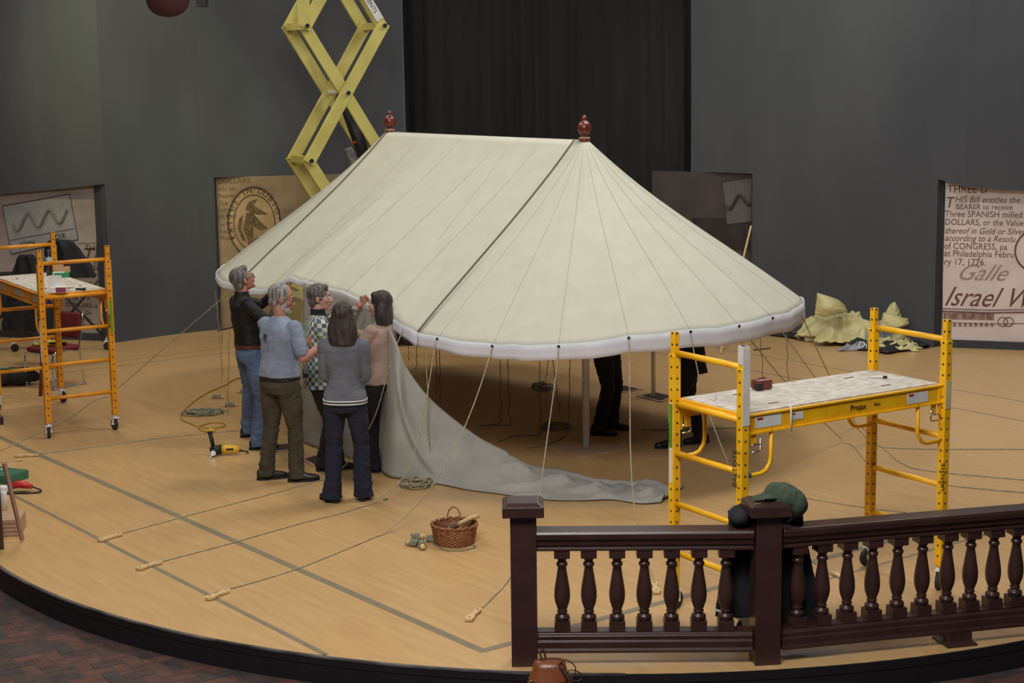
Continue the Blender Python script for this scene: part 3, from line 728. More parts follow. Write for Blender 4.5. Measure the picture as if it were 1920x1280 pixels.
for x, y in ((-hx, hy),):
    b = MB(); b.box((x-.031, y, 1.17), (.004, .03, .55)); o = b.build('paper_strip', M_white, t)
    b = MB(); b.box((x-.033, y, 1.29), (.003, .031, .30)); b.build('green_strip', mat('green_tape', rgb(90, 150, 40), .6), t)
    ltext(t, 'BALTOTE', .032, x-.036, y+.012, 1.17, (0, 0, 1), (0, 1, 0), M_blk, lift=.001)
b = MB(); b.box((-hx+.0, -hy-.031, 1.66), (.058, .004, .50)); b.box((-hx+.031, -hy, 1.66), (.004, .058, .50)); b.box((-hx, -hy, 1.865), (.05, .05, .12)); b.build('tape_wrap', mat('pinkish_paper_wrap', rgb(222, 214, 208), .8), t)
b = MB(); b.box((hx, -hy-.031, 1.40), (.052, .004, .20)); b.build('tape_wrap', mat('masking_paper', rgb(214, 196, 150), .8), t)
b = MB(); b.tube([(-hx+.045, -hy+.012, zd-.40), (-hx+.075, -hy+.012, zd-.40)], .018, 8); b.build('blue_tape', mat('blue_tape', rgb(40, 110, 190), .6), t)
b = MB(); b.tube([(-hx+.40, -hy+.01, zd+.02), (-hx+.40, -hy-.008, zd+.012), (-hx+.40, -hy-.01, zd-.15)], .006, 6); b.build('chain_hook', M_steel, t, smooth=True)
ZD = zd+.012
def onR(px, py): return F(px, py, ZD)
# things on its deck
c = onR(1428, 729); t = thing('leather_case', 'small red-brown leather case on the right scaffold deck', 'case', (c.x, c.y, ZD), .5)
b = MB(); b.box((0, 0, .035), (.13, .085, .07)); b.build('case_body', mat('red_brown_leather', rgb(112, 50, 34), .4), t, bevel=.014)
b = MB(); b.box((-.05, -.03, .028), (.05, .045, .05)); b.build('dark_clip', M_blk, t, bevel=.008)
b = MB(); b.tube([(-.03, 0, .07), (-.02, 0, .078), (.02, 0, .078), (.03, 0, .07)], .004, 6); b.build('strap', mat('red_brown_leather', (0, 0, 0)), t)
c = onR(1339, 750); b = MB(); b.lathe([(.010, 0), (.011, .002), (.011, .042), (.009, .045)], 14, c); tag(b.build('paper_tube', M_white, smooth=True), 'little white upright tube near the left end of the right scaffold deck', 'tube')
c = onR(1647, 709); t = thing('marker_pen', 'white marker pen lying near the right end of the scaffold deck', 'pen', (c.x, c.y, ZD), -.1)
b = MB(); b.tube([(-.055, 0, .009), (.03, 0, .009)], .009, 10); b.build('barrel', M_white, t); b = MB(); b.tube([(.03, 0, .009), (.06, 0, .009)], .010, 10); b.build('pen_cap', M_blk, t)

# left-hand one
N1 = F(92, 822); N2 = F(218, 806); N1.z = N2.z = 0
ey = (N1-N2).normalized(); mid = (N1+N2)/2; back = V((-ey.y, ey.x, 0)); back = back if back.y > 0 else -back
ex = -back; rz = math.atan2(ex.y, ex.x)     # local +x towards the camera end
cen = mid-ex*1.83/2
t, hx, hy, zd = scaffold('orange-yellow rolling scaffold at the left with boxes and a bottle on deck', (cen.x, cen.y, 0), rz, M_yel2, M_post2)
LS = t; ML = root_matrix(t)
sgn = -1
for x in (hx-.25, hx-.75, .0, -.5):
    b = MB(); b.box((x, -hy+.006, zd-.06), (.18, .002, .07)); b.build('warning_label', mat('aged_label', rgb(180, 160, 140), .7), t)
b = MB(); b.box((hx, -hy-.031, 1.0), (.03, .004, .42)); b.build('paper_strip', M_white, t)
b = MB(); b.box((hx+.031, hy, 1.2), (.004, .028, .34)); b.build('green_strip', mat('green_tape', (0, 0, 0)), t)
ltext(t, 'BALTOTE', .032, hx+.034, hy-.012, 1.08, (0, 0, 1), (0, -1, 0), M_blk, lift=.001)
def onL(px, py): return F(px, py, ZD)
c = onL(92, 518); c = onL(93, 516); t = thing('soda_bottle', 'dark cola bottle with blue cap on the left scaffold deck', 'bottle', (c.x, c.y, ZD))
M_cola = mat('cola_plastic', rgb(34, 24, 26), .2, coat=.5)
b = MB(); b.lathe([(.030, 0), (.034, .01), (.034, .13), (.032, .16), (.034, .19), (.022, .225), (.012, .25), (.012, .262)], 18); b.build('bottle_body', M_cola, t, smooth=True)
b = MB(); b.lathe([(.0345, .145), (.0355, .15), (.0355, .195), (.0345, .20)], 18); b.build('clear_band', mat('bottle_label', rgb(190, 192, 205), .3), t, smooth=True)
b = MB(); b.lathe([(.014, .258), (.015, .26), (.015, .28), (.013, .284)], 14); b.build('blue_cap', mat('blue_plastic', rgb(60, 80, 150), .5), t, smooth=True)
def cbox(px, py, d, rz, label, mt, name='cardboard_box', band=None, lid=None, cat='box', onf=onL):
    c = onf(px, py); t = thing(name, label, cat, (c.x, c.y, ZD), rz)
    b = MB(); w_, l_, h_ = d; b.box((0, 0, h_/2), d); b.build('box_body', mt, t, bevel=.002)
    return t
M_card2 = mat('brown_card', rgb(176, 142, 104), .8); M_green = mat('green_print', rgb(30, 130, 80), .6)
t = cbox(116, 519, (.16, .12, .05), .2, 'green and white open box with brown card flap on the left scaffold', M_green)
b = MB(); b.box((-.03, .05, .10), (.10, .006, .12), Matrix.Rotation(-.2, 3, 'X')); b.box((.05, .05, .075), (.08, .006, .07), Matrix.Rotation(-.4, 3, 'X')); b.build('card_flap', M_card2, t)
b = MB(); b.box((-.03, 0, .052), (.12, .09, .003)); b.build('white_lid', M_white, t)
t = cbox(110, 548, (.17, .10, .06), .12, 'white box with red and blue printed end on the left scaffold', M_white)
b = MB(); b.box((.03, -.051, .03), (.10, .002, .05)); b.build('red_print', M_red, t); b = MB(); b.box((.03, -.0525, .03), (.10, .001, .015)); b.build('blue_print', mat('blue_print', rgb(80, 80, 150), .5), t)
b = MB(); b.box((-.035, .04, .105), (.13, .006, .13), Matrix.Rotation(-.25, 3, 'X')); b.build('open_lid', M_white, t)
c = onL(142, 544); t = thing('hand_tool', 'black and red handled hand tool lying on the left scaffold deck', 'tool', (c.x, c.y, ZD), .05)
b = MB(); b.tube([(0, 0, .012), (.10, .0, .012)], [.010, .014], 8); b.build('black_handle', M_blk, t, smooth=True)
b = MB(); b.tube([(-.10, .01, .010), (0, 0, .012)], .007, 6); b.tube([(-.10, -.02, .008), (.0, -.01, .008)], .005, 6); b.build('metal_shank', M_steel, t, smooth=True)
b = MB(); b.tube([(-.08, .03, .014), (-.02, .015, .014)], .012, 8); b.build('red_grip', mat('dull_red_grip', rgb(130, 60, 50), .5), t, smooth=True)

# ------------------------------------------------------------------ scissor lift
lx = V((.9, .43, 0)).normalized(); ly = V((-lx.y, lx.x, 0))
c0 = at(648, 174, 22.1); 
LFT = thing('scissor_lift', 'pale yellow scissor lift standing raised behind the tent', 'lift', (c0.x, c0.y, 0), math.atan2(lx.y, lx.x))
hl, hh, wd = .525, .85, .66
zc0 = c0.z
for side in (0, 1):
    y = wd*side
    for lev in range(-1, 3):
        zc = zc0+lev*2*hh
        for k in (-1, 1):
            if zc-hh < .3: 
                pass
            b = MB(); off = .035*(1 if k > 0 else -1)*(-1 if side else -1)
            b.bar((-hl*1.04, y+off, zc-k*hh*1.04), (hl*1.04, y+off, zc+k*hh*1.04), .05, .155, up=(0, 0, 1)); b.build('scissor_arm', M_lift, LFT, bevel=.006)
for lev in range(-1, 3):
    zc = zc0+lev*2*hh
    for x in (-hl, hl):
        b = MB(); b.tube([(x, -.10, zc+hh), (x, wd+.10, zc+hh)], .03, 10); b.box((x, wd/2, zc+hh), (.09, wd-.1, .09)); b.build('cross_shaft', M_lift, LFT)
    b = MB(); b.tube([(0, -.10, zc), (0, wd+.10, zc)], .028, 10); b.build('pivot_pin', M_steel, LFT)
    for x, z in ((-hl, zc+hh), (hl, zc+hh), (0, zc)):
        b = MB(); b.lathe([(.028, -.012), (.028, .012)], 12, (x, -.105, z), Matrix.Rotation(PI/2, 3, 'X')); b.build('bolt_head', M_blk, LFT)
b = MB(); b.bar((-hl-.02, -.03, zc0+hh-.05), (-hl-.02, -.03, zc0+hh+.5), .16, .02, up=(0, 1, 0)); b.build('gusset_plate', M_lift, LFT)
# hydraulic cylinder
b = MB(); b.tube([(.10, wd/2, zc0-.10), (.50, wd/2, zc0-1.25)], .085, 14); b.build('cylinder_barrel', M_blk, LFT, smooth=True)
b = MB(); b.tube([(-.20, wd/2, zc0+.62), (.10, wd/2, zc0-.10)], .028, 10); b.build('cylinder_rod', M_chrome, LFT, smooth=True)
b = MB(); b.box((.14, wd/2-.12, zc0-.86), (.10, .08, .30), Matrix.Rotation(-.33, 3, 'Y')); b.build('valve_block', mat('dull_grey_metal', rgb(120, 122, 118), .5, rgb(84, 86, 82), 20), LFT, bevel=.01)
b = MB(); b.tube(catmull([(.2, wd/2-.1, zc0-.6), (.05, wd/2-.12, zc0-.3), (0, wd/2-.1, zc0+.0), (-.08, wd/2-.1, zc0-.15)], 6), .012, 6); b.build('hose', M_blk, LFT, smooth=True)
b = MB(); b.lathe([(.02, 0), (.02, .03)], 10, (.17, wd/2-.16, zc0-.66)); b.build('red_button', M_red, LFT)
# label on the upper right arm
d_ = V((hl, 0, -hh)).normalized(); up_ = V((hh, 0, hl)).normalized()
zc = zc0+2*hh; c = V((hl*.60, -.062, zc-hh*.60))
M3 = Matrix((d_, V((0, 1, 0)), up_)).transposed()
b = MB(); b.box(tuple(c), (.62, .003, .105), M3); b.build('rental_label', M_white, LFT)
R3 = root_matrix(LFT).to_3x3(); text('800-UR RENTS', .078, root_matrix(LFT) @ (c-d_*.29-up_*.028), R3 @ d_, R3 @ up_, M_blk, LFT, lift=.003)
# platform and base
b = MB(); b.box((.2, wd/2, zc0+5*hh+.15), (2.3, .9, .12)); b.build('work_platform', M_lift, LFT)
b = MB(); b.box((.15, wd/2, .50), (1.75, .82, .50)); cb = b.build('chassis', mat('worn_yellow_steel', rgb(176, 168, 116), .6, rgb(150, 142, 98), 5), LFT, bevel=.02)
b = MB(); b.box((-.66, wd/2-.415, .66), (.07, .006, .07)); b.build('orange_sticker', mat('orange_sticker', rgb(200, 110, 50), .6), cb)
b = MB(); b.box((-.57, wd/2-.415, .54), (.09, .006, .13)); b.build('dark_sticker', mat('dark_sticker', rgb(80, 76, 50), .6), cb)
b = MB(); b.box((-.58, wd/2-.415, .40), (.16, .006, .10)); b.build('pale_sticker', mat('pale_sticker', rgb(200, 200, 190), .6), cb)
b = MB(); b.box((.15, wd/2, .21), (1.6, .7, .10)); b.build('undercarriage', M_blk, LFT)
for x in (-.5, .8):
    for y in (-.02, wd+.02):
        b = MB(); b.lathe([(.10, -.05), (.16, -.05), (.17, -.03), (.17, .03), (.16, .05), (.10, .05)], 24, (x, y, .17), Matrix.Rotation(PI/2, 3, 'X')); b.build('wheel', M_rub, LFT)

# ------------------------------------------------------------------ hanging shapes at the top edge
c = at(320, 12, 19.5); t = thing('hanging_drum', 'dark red rounded drum shape hanging at the top edge, left of the lift', 'hanging decoration', (c.x-.03, c.y, c.z-.12))
b = MB(); b.lathe([(.01, 0), (.10, .015), (.17, .05), (.22, .11), (.25, .20), (.26, .5), (.26, .9), (.2, 1.0)], 30); b.build('drum_body', mat('dark_red_fabric', rgb(70, 30, 34), .8), t, smooth=True)
b = MB(); b.tube([(0, 0, 1.0), (0, 0, 2.4)], .01, 6); b.build('suspension_cord', M_blk, t)
c2 = at(374, 8, 19.7); b = MB(); b.prism([(c2.x-.02, c2.y-.1), (c2.x+.085, c2.y-.1), (c2.x+.085, c2.y+.1), (c2.x-.02, c2.y+.1)], c2.z-.03, c2.z+.9); b.tube([(c2.x, c2.y, c2.z+.9), (c2.x, c2.y, 7.0)], .01, 6)
tag(b.build('hanging_speaker', M_blk), 'black box hanging at the top edge beside the dark red drum', 'speaker')

# ------------------------------------------------------------------ people
def remesh(mb, voxel, smooth_it=4, disp=None):
    me = bpy.data.meshes.new('t'); me.from_pydata(mb.v, [], mb.f); me.update(); bmn(me)
    ob = bpy.data.objects.new('t', me); COL.objects.link(ob)
    r = ob.modifiers.new('r', 'REMESH'); r.mode = 'VOXEL'; r.voxel_size = voxel; r.use_smooth_shade = True
    if smooth_it:
        q = ob.modifiers.new('s', 'SMOOTH'); q.factor = .5; q.iterations = smooth_it
    dg = bpy.context.evaluated_depsgraph_get(); dg.update()
    out = bpy.data.meshes.new_from_object(ob.evaluated_get(dg)); bpy.data.objects.remove(ob); bpy.data.meshes.remove(me)
    if disp:
        n = len(out.vertices); co = np.empty(n*3); no = np.empty(n*3); out.vertices.foreach_get('co', co); out.vertices.foreach_get('normal', no)
        co = co.reshape(-1, 3); no = no.reshape(-1, 3)
        d = np.array([disp(c) for c in co]); co = co+no*d[:, None]; out.vertices.foreach_set('co', co.ravel()); out.update()
    out.polygons.foreach_set('use_smooth', [True]*len(out.polygons))
    return out
def put(me, name, mt, parent):
    me.materials.clear(); me.materials.append(mt); o = bpy.data.objects.new(name, me); COL.objects.link(o); o.parent = parent; return o
def ring(c, rx, ry, ax=V((1, 0, 0)), ay=V((0, 1, 0)), n=20, pw=2.3):
    out = []
    for j in range(n):
        q = 2*PI*j/n; cx, sy = math.cos(q), math.sin(q)
        out.append(c+ax*(rx*math.copysign(abs(cx)**(2/pw), cx))+ay*(ry*math.copysign(abs(sy)**(2/pw), sy)))
    return out
def limb(b, pts, rs, n=14):   # rounded tapered tube through joints
    P = []; R_ = []
    for i in range(len(pts)-1):
        k = 5
        for j in range(k):
            t = j/k; P.append(V(pts[i]).lerp(V(pts[i+1]), t)); R_.append(rs[i]+(rs[i+1]-rs[i])*t)
    P.append(V(pts[-1])); R_.append(rs[-1])
    d = (P[-1]-P[-2]).normalized(); d0 = (P[0]-P[1]).normalized()
    P = [P[0]+d0*rs[0]*.85, P[0]+d0*rs[0]*.5]+P+[P[-1]+d*rs[-1]*.5, P[-1]+d*rs[-1]*.85]; R_ = [rs[0]*.45, rs[0]*.85]+R_+[rs[-1]*.85, rs[-1]*.45]
    b.tube(P, R_, n)
def ik(s_, w_, l1, l2, pole):
    s_, w_ = V(s_), V(w_); d = w_-s_; L_ = min(d.length, (l1+l2)*.998); u = d.normalized(); w2 = s_+u*L_
    a = (l1*l1-l2*l2+L_*L_)/(2*L_); h = math.sqrt(max(0, l1*l1-a*a)); p = V(pole)-u*V(pole).dot(u); p.normalize()
    return s_+u*a+p*h, w2
def hand(b, wrist, dr, nrm, thumb, curl=.5, k=1.0):
    dr = V(dr).normalized(); nrm = V(nrm); nrm = (nrm-dr*nrm.dot(dr)).normalized(); sd = V(thumb); sd = (sd-dr*sd.dot(dr)-nrm*sd.dot(nrm)).normalized()
    w_ = V(wrist)
    b.loft([ring(w_+dr*t*k, a*k, c*k, sd, nrm, 14) for t, a, c in ((-.015, .020, .016), (0.01, .026, .017), (.045, .038, .016), (.085, .040, .013), (.098, .034, .010))])
    for i, (o, ln) in enumerate(((.0315, .068), (.0105, .076), (-.0105, .071), (-.031, .056))):
        p = w_+dr*.088*k+sd*o*k; a = curl*.45+.08*i; pts = [p-dr*.02*k]; q = p
        pts.append(q)
        for s_, c_ in ((.42, .35), (.32, .9), (.26, 1.3)):
            ang = a+curl*c_*1.0; v = dr*math.cos(ang)+nrm*math.sin(ang)+sd*(o*1.3); v.normalize(); q = q+v*ln*s_*k; pts.append(q)
        b.tube(pts+[pts[-1]+(pts[-1]-pts[-2]).normalized()*.005*k], [.0095*k, .0092*k, .0088*k, .0082*k, .0074*k, .004*k], 8)
    p = w_+dr*.02*k+sd*.026*k; p1 = p+(dr*.7+sd*.75+nrm*.15).normalized()*.036*k; p2 = p1+(dr*.85+sd*.45+nrm*(.3+curl*.4)).normalized()*.030*k; p3 = p2+(dr*.9+sd*.1+nrm*(.4+curl*.5)).normalized()*.024*k
    b.tube([p-sd*.012*k, p, p1, p2, p3, p3+(p3-p2).normalized()*.005], [.013*k, .0135*k, .011*k, .010*k, .0085*k, .004*k], 8)

def person(label, pos, heading, H=1.75, male=True, head=(0, 0), hair='short', haircol=(90, 85, 80), top=(60, 60, 60), topname='shirt', sleeves='long', legs=(50, 60, 80), legname='trousers',
           armL=None, armR=None, polL=(-.4, -.3, -1), polR=(.4, -.3, -1), feet=None, lean=(0, 0), twist=0, skin=None, glasses=None, beard=False, belt=None, topmat=None, flare=.0, wide=1.0, vox=.0055, hem=.90, shoe=(22, 20, 22), curlL=.5, curlR=.5, handdir=(None, None), palm=(None, None), collar=None, skirtx=1.0, stance=.11, hemdrop=0):
    hv = V((heading[0], heading[1], 0)).normalized(); rz = math.atan2(-hv.x, hv.y)
    k = H/1.75
    root = thing('person', label, 'person', (pos[0], pos[1], 0), rz)
    MI = root_matrix(root).inverted()
    loc = lambda p: MI @ V(p)
    skin = skin or M_skin
    lx_, ly_ = lean
    pel = V((0, 0, .94*k)); wai = V((lx_*.25, ly_*.25, 1.09*k)); che = V((lx_*.7, ly_*.7, 1.30*k)); nek = V((lx_, ly_-.01, 1.475*k)); hc = V((lx_*1.12, ly_*1.15+.018, 1.632*k))
    tx = V((math.cos(twist), math.sin(twist), 0)); ty = V((-tx.y, tx.x, 0))
    sw_ = (.178 if male else .158)*k*wide**.5
    shL = nek-tx*sw_+V((0, 0, -.075*k)); shR = nek+tx*sw_+V((0, 0, -.075*k))
    def arm(sh, tgt, pole, side):
        if tgt is None: tgt = sh+V((side*.07, .06, -.53*k))
        else: tgt = V(tgt)
        e, w_ = ik(sh, tgt, .285*k, .255*k, pole); return e, w_
    eL, wL = arm(shL, armL, polL, -1); eR, wR = arm(shR, armR, polR, 1)
    if feet is None: feet = [(-stance, 0, .25), (stance, 0, -.25)]
    hipw = .092*k; hips = [pel+V((-hipw, 0, -.02)), pel+V((hipw, 0, -.02))]
    LG = []
    for i, (fx, fy, fa) in enumerate(feet):
        ank = V((fx, fy, .085*k)); kn, ank = ik(hips[i], ank, .43*k, .425*k, (0.05*(1 if i else -1), 1, 0)); LG.append((hips[i], kn, ank, fa))
    # --- skin body
    b = MB()
    def torso(b, g, zhem=None, w1=1.0):
        f_ = (1.0 if male else .92)*wide
        rr = [(pel+V((0, 0, -.07*k)), .155*f_, .115*f_), (pel+V((0, 0, .03)), (.165 if male else .178)*f_, .118*f_), (wai, (.150 if male else .132)*f_, .108*f_), (che-V((0, 0, .06*k)), .158*f_, .112*f_), (che, .165*f_, .115*f_), (nek-V((0, 0, .09*k)), .155*f_, .095*f_), (nek-V((0, 0, .035*k)), .105*f_, .072*f_), (nek, .058, .060)]
        b.loft([ring(c, a*k+g, d*k+g, tx if i > 2 else V((1, 0, 0)), ty if i > 2 else V((0, 1, 0))) for i, (c, a, d) in enumerate(rr)])
    torso(b, -.022)
    for (hp, kn, an, fa) in LG: limb(b, [hp, kn, an], [.07*k, .048*k, .036*k])
    limb(b, [nek-V((0, 0, .05)), nek.lerp(hc, .45)], [.058*k, .055*k])
    for sh, e, w_, sd, cu in ((shL, eL, wL, -1, curlL), (shR, eR, wR, 1, curlR)):
        limb(b, [sh, sh.lerp(e, .5), e, e.lerp(w_, .35), w_], [.046*k, .043*k, .036*k, .037*k, .024*k])
        dr = (w_-e).normalized(); j = 0 if sd < 0 else 1
        if handdir[j] is not None: dr = (root_matrix(root).to_3x3().inverted() @ V(handdir[j])).normalized()
        nr = V(palm[j]) if palm[j] is not None else V((-sd, .1, -.1))
        th = dr.cross(nr)*(1 if sd > 0 else -1)
        if th.dot(V((0, .6, 1))) < 0: th = -th
        hand(b, w_+dr*.01, dr, nr, th, cu, k*(1.0 if male else .92))
    # head
    yw, pt = math.radians(head[0]), math.radians(head[1])
    HM = (Matrix.Rotation(yw, 3, 'Z') @ Matrix.Rotation(pt, 3, 'X'))*1.0
    hk = k*(1.06 if male else 1.03)
    def hp_(x, y, z): return hc+HM @ V((x*hk, y*hk, z*hk))
    def he(bb, c, r, M=None): bb.ell(hp_(*c), [q*hk for q in r], HM if M is None else HM @ M)
    he(b, (0, -.012, .032), (.073, .094, .086)); he(b, (0, .030, -.018), (.061, .062, .082)); he(b, (0, .042, -.072), (.043, .042, .036)); he(b, (0, .076, -.096), (.021, .018, .016))
    he(b, (0, .079, .026), (.050, .014, .011)); he(b, (.036, .062, -.018), (.024, .022, .024)); he(b, (-.036, .062, -.018), (.024, .022, .024))
    b.tube([hp_(0, .086, .014), hp_(0, .104, -.012), hp_(0, .114, -.026), hp_(0, .094, -.034)], [.008*hk, .010*hk, .0135*hk, .009*hk], 10); he(b, (.012, .096, -.028), (.008, .010, .007)); he(b, (-.012, .096, -.028), (.008, .010, .007))
    he(b, (0, .088, -.054), (.024, .012, .011)); he(b, (0, .020, -.06), (.052, .05, .05))
    for sx in (-1, 1): he(b, (sx*.076, -.006, -.006), (.008, .018, .031), Matrix.Rotation(.3*sx, 3, 'Z'))
    limb(b, [nek.lerp(hc, .2), hp_(0, -.02, -.06)], [.056*k, .05*k])
    body = put(remesh(b, vox, 3), 'body', skin, root)
    for sx in (-1, 1):
        b = MB(); b.ell(hp_(sx*.031, .0815, .008), [.0125*hk, .009*hk, .0075*hk], HM, 12, 8); e_ = b.build('eye', M_eye, root, smooth=True)
        b = MB(); b.ell(hp_(sx*.031, .089, .008), [.0052*hk, .003*hk, .0052*hk], HM, 10, 6); b.build('iris', M_iris, e_, smooth=True)
        b = MB(); b.tube([hp_(sx*.014, .096, .028), hp_(sx*.031, .093, .034), hp_(sx*.05, .078, .029)], [.0028, .0036, .002], 6); b.build('eyebrow', mat('brow_%d' % haircol[0], rgb(*[v*.7 for v in haircol])), root, smooth=True)
    b = MB(); b.ell(hp_(0, .097, -.052), [.021*hk, .006*hk, .0045*hk], HM, 14, 8); b.ell(hp_(0, .096, -.060), [.017*hk, .006*hk, .0045*hk], HM, 14, 8); b.build('mouth', M_lip, root, smooth=True)
    # hair
    hm = mat('hair_%s_%d' % (hair, haircol[0]), rgb(*haircol), .6, rgb(*[v*.62 for v in haircol]), 40, 4, (1, 1, .15), .5, 90, (1, 1, .12), nlo=.4, nhi=.6)
    b = MB()
    if hair == 'short' or hair == 'tousled':
        g = .006 if hair == 'tousled' else 0
        he(b, (0, -.024, .040), (.081+g, .096+g, .088+g)); he(b, (0, -.058, -.030), (.066+g*.5, .046+g, .062)); he(b, (0, .035, .092), (.056, .045, .030+g)); he(b, (.068, .012, .022), (.012, .024, .04)); he(b, (-.068, .012, .022), (.012, .024, .04))
        me_ = remesh(b, .006, 2, lambda c: (.007 if hair == 'tousled' else .0025)*mnoise.noise(V(c)*(55 if hair == 'tousled' else 70)))
    elif hair == 'thin':
        he(b, (0, -.026, .038), (.081, .096, .087)); he(b, (0, -.055, -.035), (.066, .048, .055)); he(b, (.068, .004, .005), (.013, .03, .04)); he(b, (-.068, .004, .005), (.013, .03, .04))
        me_ = remesh(b, .006, 2, lambda c: .002*mnoise.noise(V(c)*60))
    else:
        he(b, (0, -.026, .044), (.094, .104, .098)); he(b, (0, .03, .092), (.062, .05, .035))
        L_ = -.225 if hair == 'long' else -.175
        z0 = .03; rr = []
        for i in range(10):
            t = i/9; z = z0+(L_-z0)*t; wv = .094+.032*math.sin(PI*min(1, t*1.1)*.75); dv = .080-.012*t
            if hair == 'long' and t > .75: wv -= .05*(t-.75); 
            rr.append(ring(hp_(0, -.036-.012*t, z), wv*hk, dv*hk, HM @ V((1, 0, 0)), HM @ V((0, 1, 0)), 22, 2.2))
        b.loft(rr)
        me_ = remesh(b, .0065, 3, lambda c: .006*mnoise.noise(V((c[0]*60, c[1]*60, c[2]*7))))
    put(me_, 'hair', hm, root)
    if beard:
        b = MB(); he(b, (0, .048, -.080), (.050, .044, .040)); he(b, (0, .082, -.098), (.026, .020, .022)); he(b, (.050, .022, -.045), (.014, .026, .05)); he(b, (-.050, .022, -.045), (.014, .026, .05)); he(b, (0, .096, -.042), (.028, .008, .007))
        put(remesh(b, .005, 2, lambda c: .003*mnoise.noise(V(c)*90)), 'beard', mat('grey_beard', rgb(176, 172, 168), .8, rgb(140, 136, 132), 60), root)
    if glasses:
        b = MB()
        for sx in (-1, 1):
            b.tube([hp_(sx*.032+.021*math.cos(q), .100-.006*abs(math.cos(q)), .004+.014*math.sin(q)) for q in np.linspace(0, 2*PI, 16, endpoint=False)], glasses[1], 5, True)
            b.tube([hp_(sx*.053, .092, .010), hp_(sx*.074, .06, .010), hp_(sx*.080, .0, .006)], glasses[1], 5)
        b.tube([hp_(-.011, .102, .008), hp_(.011, .102, .008)], glasses[1], 5)
        b.build('glasses', glasses[0], root, smooth=True)
    # trousers
    b = MB(); f_ = (1.0 if male else .98)*wide
    b.loft([ring(pel+V((0, -.004, dz*k)), a*k*f_, d*k*f_) for dz, a, d in ((-.12, .130, .105), (-.06, .170, .124), (.00, .168, .120), (.05, .150, .108), (.09, .130, .100))])
    for i, (hp, kn, an, fa) in enumerate(LG):
        lo = an+V((0, -.008, -.045*k)); th = .098 if male else .094
        limb(b, [hp+V((0, -.004, -.01)), hp.lerp(kn, .5), kn, kn.lerp(lo, .5), lo], [th*k*f_, .088*k*f_, (.070+flare*.1)*k, (.068+flare*.5)*k, (.070+flare)*k], 18)
        he_ = lo
    def foldl(c):
        z = c[2]; n1 = mnoise.noise(V((c[0]*9, c[1]*9, z*16))); n2 = mnoise.noise(V((c[0]*20+5, c[1]*20, z*38)))
        a = .006+.008*math.exp(-((z-.14)/.12)**2)+.008*math.exp(-((z-.5)/.1)**2)+.006*math.exp(-((z-.82)/.08)**2)
        return a*(n1*.8+n2*.7)
    lm = mat(legname+'_%d_%d' % (legs[0], legs[2]), rgb(*legs), .9, rgb(*[v*.78 for v in legs]), 7, 5, (1, 1, .5), .15, 220)
    me_ = remesh(b, .010, 3, foldl)
    # trim the cloth to the hem level so shoes show
    for v in me_.vertices:
        if v.co.z < .035*k: v.co.z = .035*k
    put(me_, legname, lm, root)
    # shoes
    sm = mat('shoe_%d' % shoe[0], rgb(*shoe), .35, spec=.6); sole = mat('shoe_sole', rgb(18, 17, 17), .7)
    for (hp, kn, an, fa) in LG:
        Z = Matrix.Rotation(fa, 3, 'Z'); o = V((an.x, an.y, 0)); T = lambda x, y, z: o+Z @ V((x*k, y*k, z*k))
        s_ = 1.0 if male else .9
        b = MB(); b.loft([ring(T(0, y*s_, z), w_*k*s_, h_*k, Z @ V((1, 0, 0)), V((0, 0, 1)), 14, 2.6) for y, z, w_, h_ in ((-.085, .045, .018, .026), (-.075, .05, .034, .040), (-.03, .055, .038, .048), (.03, .05, .038, .044), (.09, .038, .046, .030), (.14, .034, .046, .026), (.178, .030, .036, .020), (.195, .026, .015, .010))])
        limb(b, [T(0, -.02, .06), T(0, -.015, .10)], [.042*k, .040*k])
        me_ = remesh(b, .008, 2)
        for v in me_.vertices:
            if v.co.z < .012: v.co.z = .012
        so = put(me_, 'shoe', sm, root)
        b = MB(); out = [T(w_*s_*sx, y*s_, 0) for sx, seq in ((1, ((-.088, .014), (-.07, .034), (0, .036), (.08, .048), (.14, .047), (.18, .034))), (-1, ((.198, .010), (.18, .034), (.14, .047), (.08, .048), (0, .036), (-.07, .034), (-.088, .014)))) for y, w_ in seq]
        b.prism([(p.x, p.y) for p in out], .001, .020); b.build('sole', sole, so)
    # top
    b = MB(); f2 = (1.0 if male else .93)*wide
    zt = pel.z-.94*k+hem*k
    rr = [(V((0, -.003, zt)), (.176 if male else .196)*f2*skirtx, (.134 if male else .142)*f2*skirtx), (V((0, 0, zt+.05)), (.174 if male else .190)*f2*skirtx, (.132 if male else .138)*f2), (wai+V((0, 0, .02)), (.158 if male else .143)*f2, .122*f2), (che-V((0, 0, .06*k)), .168*f2, .124*f2), (che, .176*f2, .124*f2), (nek-V((0, 0, .09*k)), .168*f2, .104*f2), (nek-V((0, 0, .035*k)), .108*f2, .078*f2), (nek+V((0, 0, .012)), .062, .064)]
    b.loft([ring(c, a*k, d*k, tx if i > 1 else V((1, 0, 0)), ty if i > 1 else V((0, 1, 0))) for i, (c, a, d) in enumerate(rr)])
    for sh, e, w_, sd in ((shL, eL, wL, -1), (shR, eR, wR, 1)):
        b.ell(sh+V((-sd*.014, 0, -.004)), (.070*k, .068*k, .070*k))
        if sleeves == 'long': limb(b, [sh, sh.lerp(e, .5), e, e.lerp(w_, .5), e.lerp(w_, .93)], [.064*k, .058*k, .050*k, .045*k, .036*k], 16)
        elif sleeves == 'short': limb(b, [sh, sh.lerp(e, .5), sh.lerp(e, .74)], [.064*k, .066*k, .066*k], 16)
        else: limb(b, [sh, sh.lerp(e, .6), e, e.lerp(w_, .30), e.lerp(w_, .62)], [.070*k, .076*k, .078*k, .066*k, .046*k], 16)
